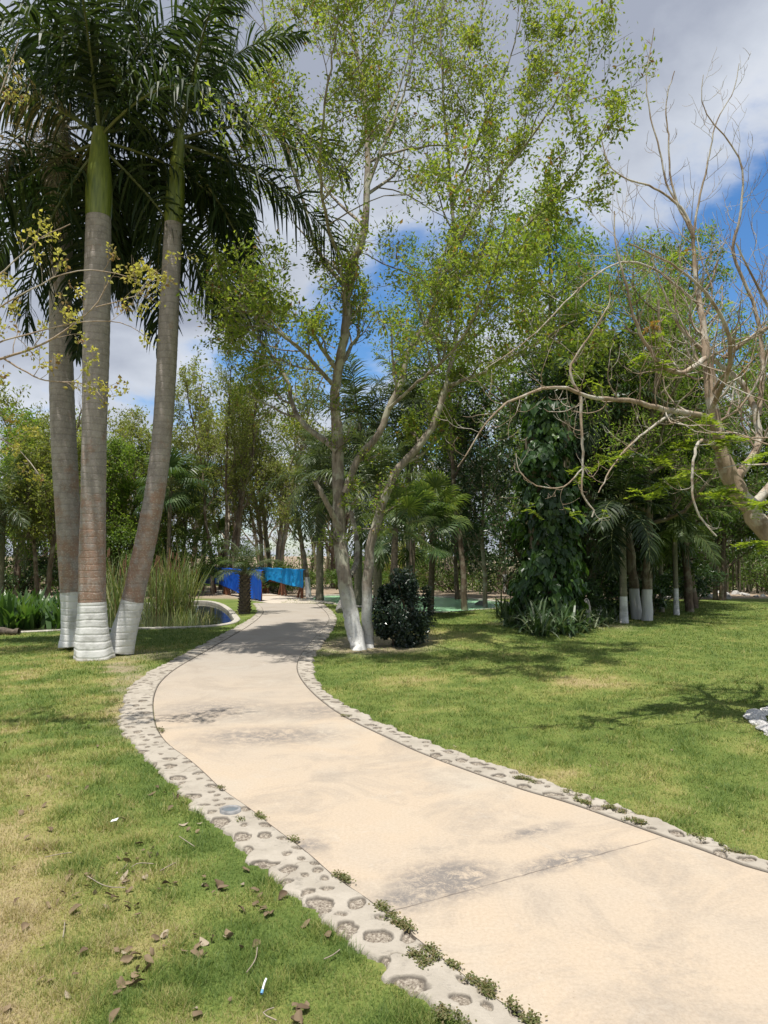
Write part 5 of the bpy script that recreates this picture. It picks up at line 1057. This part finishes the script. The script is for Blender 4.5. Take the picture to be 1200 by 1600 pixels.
# ------------------------------------------------------------------ yellow flowering branches at the left
def flower_tree():
    T = Tree(71); Y = 6.3; b = np.array([-4.9, 6.5, gz(-4.9, 6.5)])
    tr, rt = T.limb(np.array([b - [0, 0, .1], b + [.1, 0, 1.0], b + [.2, -.1, 2.1], b + [.35, -.1, 3.0], b + [.3, 0, 4.4]]), .12, .05, 10)
    def l(pts, r0, r1, y=0): return T.limb(np.concatenate([[b + [.3, -.1, 2.6]], PP(pts, Y + y)]) if pts[0][0] < -20 else PP(pts, Y + y), r0, r1, 6, rough=.01)
    Ls = [l([(-60, 578), (0, 560), (40, 550), (83, 530), (110, 510), (150, 480), (170, 440)], .022, .005), l([(7, 561), (43, 583), (73, 597), (140, 597), (165, 628)], .010, .003), l([(-50, 560), (0, 533), (53, 520), (100, 507), (150, 500), (200, 505), (235, 530)], .014, .003, -.1),
          l([(-60, 470), (0, 430), (30, 400), (60, 372), (110, 350)], .015, .004, .1), l([(-60, 520), (0, 480), (50, 450), (100, 425), (160, 420), (220, 440)], .014, .003, -.2), l([(-60, 660), (-10, 680), (30, 700), (60, 740)], .012, .004, .1), l([(-60, 350), (-20, 200), (10, 120), (30, 60)], .014, .004, .1), l([(150, 480), (190, 470), (225, 455), (245, 420)], .006, .002, 0)]
    for i, (p, r) in enumerate(Ls): T.grow(p, r, 8, 50, .45, 2, .3, .25, 6, .2, None, .6, (2,), minr=.0025)
    root = thing('flowering_tree', 'yellow flowering tree reaching thin twigs in from the left edge before the royal palms', 'tree', b); T.wood.V = [v_ - b.astype(np.float32) for v_ in T.wood.V]; T.wood.build('trunk', M['bark_pale'], root)
    rng = np.random.default_rng(5); A, D = T.anchors(3, .5); k = rng.random(len(A)) < .6; A = A[k]; m_ = MB(); c = np.repeat(A, 5, 0) + rng.normal(0, .024, (len(A) * 5, 3)); n = len(c)
    V, Fc = leaves(c, rvec(rng, n) - [0, 0, .3], rvec(rng, n), rng.uniform(.025, .052, n), .03, .3); m_.add(V, Fc, 0, np.repeat(np.repeat(rng.random(len(A)), 5), 4)); m_.V = [v_ - b.astype(np.float32) for v_ in m_.V]; m_.build('blossoms', M['flower_yellow'], root, smooth=False)
flower_tree()

# ------------------------------------------------------------------ stones, litter, weeds
def rock_mesh(seed, mat, sub=3, flat=.6, amp=.35):
    import bmesh
    bm = bmesh.new(); bmesh.ops.create_icosphere(bm, subdivisions=sub, radius=1.0); V = np.array([v_.co[:] for v_ in bm.verts]); rng = np.random.default_rng(seed)
    k = rvec(rng, 14); dd = rng.uniform(.55, .95, 14)
    for a, d_ in zip(k, dd):
        t_ = V @ a; V = V - np.maximum(t_ - d_, 0)[:, None] * a * .9
    V = V * (1 + amp * (fbm(V[:, 0] * 2 + seed, V[:, 1] * 2 + V[:, 2] * 1.7, 4) - .5))[:, None]; V[:, 2] *= flat
    Fc = np.array([[v_.index for v_ in f.verts] for f in bm.faces]); bm.free(); o = MB().add(V, Fc).build('rock', mat, smooth=False); me = o.data; bpy.data.objects.remove(o); return me
rk = [rock_mesh(i, M['rock']) for i in range(4)]; rkw = [rock_mesh(10 + i, M['rock_white'], 4, .35) for i in range(5)]; rkd = [rock_mesh(20 + i, M['rock_dark'], 4, .9) for i in range(2)]
def rock(name, me, loc, s_, rz, label, cat='rock', group=None):
    o = bpy.data.objects.new(name, me); C.objects.link(o); o.location = tuple(float(q) for q in loc); o.scale = s_ if isinstance(s_, tuple) else (s_, s_ * .8, s_); o.rotation_euler = (0, 0, rz); return tag(o, label, cat, group)
rng = np.random.default_rng(77)
for i in range(46):
    px = rng.uniform(1000, 1290); py = rng.uniform(926, 936); q = G(px, py); rock('edging_rock', rk[i % 4], (q[0], q[1], .02), float(rng.uniform(.12, .28)), rng.uniform(0, 6), 'pale limestone rock in the low stone line where the right lawn ends', group='rocks lining the lawn end')
for i in range(30):
    px = rng.uniform(-40, 150) if i < 20 else rng.uniform(150, 320); py = rng.uniform(903, 912); q = G(px, py); rock('bank_rock', rk[i % 4], (q[0], q[1], .05), float(rng.uniform(.2, .45)), rng.uniform(0, 6), 'pale rock on the far bank of the left pond', group='rocks on the far pond bank')
for i in range(30):
    px = rng.uniform(530, 880); py = rng.uniform(906, 924); q = G(px, py); rock('shore_rock', rk[i % 4], (q[0], q[1], .03), float(rng.uniform(.12, .32)), rng.uniform(0, 6), 'pale rock on the ground beyond the green pool', group='rocks beyond the green pool')
q = G(533, 957); rock('boulder', rkd[0], (q[0], q[1], .12), (.2, .2, .28), .4, 'grey boulder behind the foot of the airy tree', 'boulder')
q = G(915, 980); rock('standing_stone', rkd[1], (q[0], q[1], .28), (.16, .14, .42), .4, 'weathered grey standing stone among the lilies at the grove front', 'stone')
q = G(752, 944); rock('pool_rock', rkd[0], (q[0], q[1], -.02), (.25, .2, .14), 1.4, 'dark rock lying in the green pool water', 'rock')
rc_ = np.array([4.45, 6.6]); kk = 30
for i in range(kk):
    a = 2 * np.pi * i / kk + .1; r_ = .9 + rng.uniform(-.05, .05); x_, y_ = rc_ + r_ * np.array([math.cos(a), math.sin(a)])
    pos_ = 'left' if math.cos(a) < -.3 else ('rear' if math.sin(a) > 0 else 'front')
    rock('ring_stone', rkw[i % 5], (x_, y_, gz(x_, y_) + .012), (float(rng.uniform(.11, .19)), float(rng.uniform(.09, .15)), float(rng.uniform(.09, .14))), a + math.pi / 2 + rng.uniform(-.6, .6), 'whitewashed flat stone in the %s arc of the ring round the bare tree' % pos_, 'stone', 'stones of the ring round the bare tree')
# rotten log at the left edge
T = Tree(3); q = G(12, 992); pts = np.array([[q[0] - 1.3, q[1] + .1, .08], [q[0] - .6, q[1], .09], [q[0], q[1], .07], [q[0] + .22, q[1] + .02, .06]]); p_, r_ = T.limb(pts, .12, .07, 12, gnarl=.08); o = T.wood.build('log', M['log'], loc=pts[2]); tag(o, 'rotting dark log lying on the lawn by the left pond edge', 'log')

# dry leaves, twigs and scraps on the lawn
def dryleaf_mesh(seed):
    rng = np.random.default_rng(seed); nu, nv = 7, 4; rows = []
    for i in range(nu):
        u = i / (nu - 1); w_ = .30 * math.sin(math.pi * min(1, u * .95 + .04)) ** .8
        for j in range(nv + 1):
            v_ = (j / nv - .5) * 2; rows.append([u - .5, v_ * w_ + .05 * math.sin(u * 7 + seed), .16 * v_ * v_ * w_ * 3 * (1 if seed % 2 else -.6) + .14 * math.sin(u * 3 + seed) + rng.normal(0, .012)])
    i, j = np.meshgrid(np.arange(nu - 1), np.arange(nv), indexing='ij'); a = (i * (nv + 1) + j).ravel(); o = MB().add(np.array(rows), np.stack([a, a + nv + 1, a + nv + 2, a + 1], 1), 0, rng.random()).build('dry_leaf', M['dryleaf']); me = o.data; bpy.data.objects.remove(o); return me
dm = [dryleaf_mesh(i) for i in range(6)]; worldn = 0
pil = [(rng.uniform(0, 540), rng.uniform(1230, 1600)) for _ in range(26)]
for i in range(235):
    if i < 130: c_ = pil[rng.integers(0, 26)]; px = c_[0] + rng.normal(0, 16); py = c_[1] + rng.normal(0, 9)
    elif i < 190: px = rng.uniform(-20, 560); py = rng.uniform(1190, 1600)
    elif i < 200: px = py = -1
    if px < -30: continue
    if 190 <= i < 215: px = rng.uniform(0, 260); py = rng.uniform(1040, 1190)
    elif i >= 215: px = rng.uniform(560, 1250); py = rng.uniform(1060, 1330)
    q = G(px, py)
    if inpoly(np.array([q[0]]), np.array([q[1]]), corridor)[0]: continue
    s_ = float(rng.uniform(.018, .055) + (.02 if rng.random() < .15 else 0)) * (1 if i < 190 else .8); o = rock('dry_leaf', dm[i % 6], (q[0], q[1], gz(q[0], q[1]) + .016), (s_, s_, s_), rng.uniform(0, 6), 'curled brown dry leaf lying in the grass', 'leaf', 'dry leaves scattered on the lawn'); o.rotation_euler = (rng.normal(0, .4), rng.normal(0, .4), rng.uniform(0, 6))
for i, (a_, b_, c_) in enumerate([((137, 1375), (165, 1392), (196, 1392)), ((432, 1600), (405, 1588), (428, 1580)), ((506, 1503), (520, 1497), (531, 1488)), ((280, 1310), (295, 1320), (304, 1326)), ((98, 1472), (100, 1460), (101, 1448)), ((70, 1345), (90, 1340), (112, 1337)), ((250, 1365), (262, 1358), (274, 1352)), ((385, 1525), (400, 1505), (402, 1485)), ((205, 1360), (215, 1352), (240, 1354))]):
    pts = np.array([G(*a_), G(*b_), G(*c_)]); pts[:, 2] = [gz(p[0], p[1]) + .022 for p in pts]; V, Fc = tube(resample(smooth_line(pts, 2), .02), .0024, 5); o = MB().add(V, Fc).build('twig', M['twig'], loc=pts[1]); tag(o, ['long pale curved twig on the left lawn', 'hooked pale twig at the bottom of the left lawn', 'short pale twig on the grass near the kerb', 'straight pale twig on the left lawn near the kerb bend', 'upright pale stalk sticking out of the left lawn', 'dark straight stick on the left lawn', 'short stick between dry leaves on the left lawn', 'looped dry stalk low on the left lawn', 'bent thin stick in the middle of the left lawn'][i], 'twig')
def scrap(px, py, me_pts, mat, name, label, z_=.03):
    q = G(px, py); o = MB().add(np.array(me_pts), [[0, 1, 2, 3]]).build(name, mat, smooth=False); o.location = (q[0], q[1], gz(q[0], q[1]) + z_); tag(o, label, 'litter'); md = o.modifiers.new('t', 'SOLIDIFY'); md.thickness = .002; return o
scrap(178, 1289, [[-.02, -.012, 0], [.02, -.015, .01], [.022, .014, .016], [-.016, .016, .004]], M['paper'], 'paper_scrap', 'small white paper scrap on the upper left lawn')
V, Fc = tube(np.array([[0, 0, 0], [.004, .022, .014], [.008, .035, .02]]), .004, 10); mb = MB().add(V, Fc, 0); V, Fc = tube(np.array([[-.001, -.012, -.006], [0, 0, 0]]), .0054, 10); mb.add(V, Fc, 1); o = mb.build('paper_tube', [M['paper'], M['bluepaper']]); q = G(410, 1556); o.location = (q[0], q[1], gz(q[0], q[1]) + .03); o['label'] = 'small white paper tube with blue end standing in the grass near the bottom'; o['category'] = 'litter'
# recessed kerb lamp
q = G(360, 1271); root = thing('kerb_lamp', 'round recessed glass lamp set in the left kerb', 'lamp', (q[0], q[1], .018)); n = 28; a = np.linspace(0, 2 * np.pi, n, endpoint=False)
def ringpts(r_, z_): return np.stack([np.cos(a) * r_, np.sin(a) * r_, 0 * a + z_], 1)
V = np.concatenate([ringpts(.066, -.03), ringpts(.066, .012), ringpts(.05, .014), ringpts(.048, .004)]); i = np.arange(n); Fc = np.concatenate([np.stack([k * n + i, k * n + (i + 1) % n, (k + 1) * n + (i + 1) % n, (k + 1) * n + i], 1) for k in range(3)]); MB().add(V, Fc).build('ring', M['metalring'], root)
V = np.concatenate([[[0, 0, .012]], ringpts(.03, .010), ringpts(.049, .005)]); F3 = np.stack([0 * i, 1 + i, 1 + (i + 1) % n], 1); F4 = np.stack([1 + i, 1 + n + i, 1 + n + (i + 1) % n, 1 + (i + 1) % n], 1); m_ = MB().add(V, F3); m_.F[4].append(F4.astype(np.int32)); m_.M[4].append(np.zeros(len(F4), np.int32)); m_.build('glass', M['lampglass'], root)

def weed(px, py, lx, ly, ang, n, label, seed, z_=.0):
    rng = np.random.default_rng(seed); q = G(px, py); n = int(n * .42); k = max(3, n // 45); c = np.stack([rng.uniform(-1, 1, k) * lx, rng.uniform(-1, 1, k) * ly], 1); p = c[rng.integers(0, k, n)] + rng.normal(0, .013, (n, 2)); ca, sn = math.cos(ang), math.sin(ang)
    p = np.stack([p[:, 0] * ca - p[:, 1] * sn, p[:, 0] * sn + p[:, 1] * ca, .002 + .011 * rng.random(n) ** 1.3], 1); V, Fc = leaves(p, rvec(rng, n) * [1, 1, .5], rvec(rng, n) * .5 + [0, 0, 1], rng.uniform(.008, .017, n), .009); mb = MB().add(V, Fc, 0, np.repeat(rng.random(n), 4))
    o = mb.build('weed_patch', M['weed'], smooth=False); o.location = (q[0], q[1], z_); tag(o, label, 'weeds', 'weeds growing in the kerb')
ka = math.atan2(*(G(587, 1412) - G(707, 1510))[[1, 0]])
for i, (px, py, lx, ly, n, lab) in enumerate([(612, 1436, .13, .018, 1500, 'largest weed patch, in the kerb seam at the left end of the path joint'), (537, 1379, .07, .014, 600, 'weed patch in the kerb seam above the path joint'), (655, 1503, .06, .03, 700, 'weed patch in the middle of the left kerb below the joint'), (690, 1503, .10, .014, 700, 'thin weed line in the kerb seam below the path joint'), (745, 1537, .10, .02, 1100, 'weed patch in the left kerb seam near the bottom'), (820, 1590, .07, .018, 800, 'lowest weed patch in the left kerb seam'), (405, 1279, .05, .012, 500, 'weed patch in the left kerb seam beside the round lamp'), (375, 1284, .02, .012, 160, 'tiny weed tuft on the kerb next to the round lamp'), (462, 1318, .05, .01, 260, 'thin weed tuft in the left kerb seam halfway up'), (345, 1234, .04, .01, 200, 'small weed tuft high on the left kerb seam'), (250, 1142, .08, .012, 400, 'weed tuft in the kerb seam at the left bend'),
        (916, 1257, .09, .02, 800, 'weed patch in the right kerb nearest the long straight'), (893, 1242, .06, .02, 260, 'small weed patch in the outer half of the right kerb'), (962, 1268, .07, .03, 700, 'weed patch in a hollow of the right kerb'), (995, 1287, .07, .02, 600, 'weed patch in the seam of the right kerb above the joint end'), (1095, 1313, .06, .012, 260, 'narrow weed patch in the right kerb'), (1140, 1331, .08, .02, 500, 'weed patch near the right end of the right kerb'), (820, 1221, .10, .03, 900, 'dark weed patch at the outer edge of the right kerb'), (540, 1121, .06, .012, 240, 'small weed tuft in the right kerb at the far bend'), (700, 1595, .10, .03, 700, 'green weed patch at the grass side of the left kerb bottom')]):
    weed(px, py, lx, ly, ka if px < 850 and py > 1200 and i < 11 else (ka if i < 11 else math.atan2(*(G(1033, 1307) - G(883, 1253))[[1, 0]])), n, lab, 900 + i, .012)
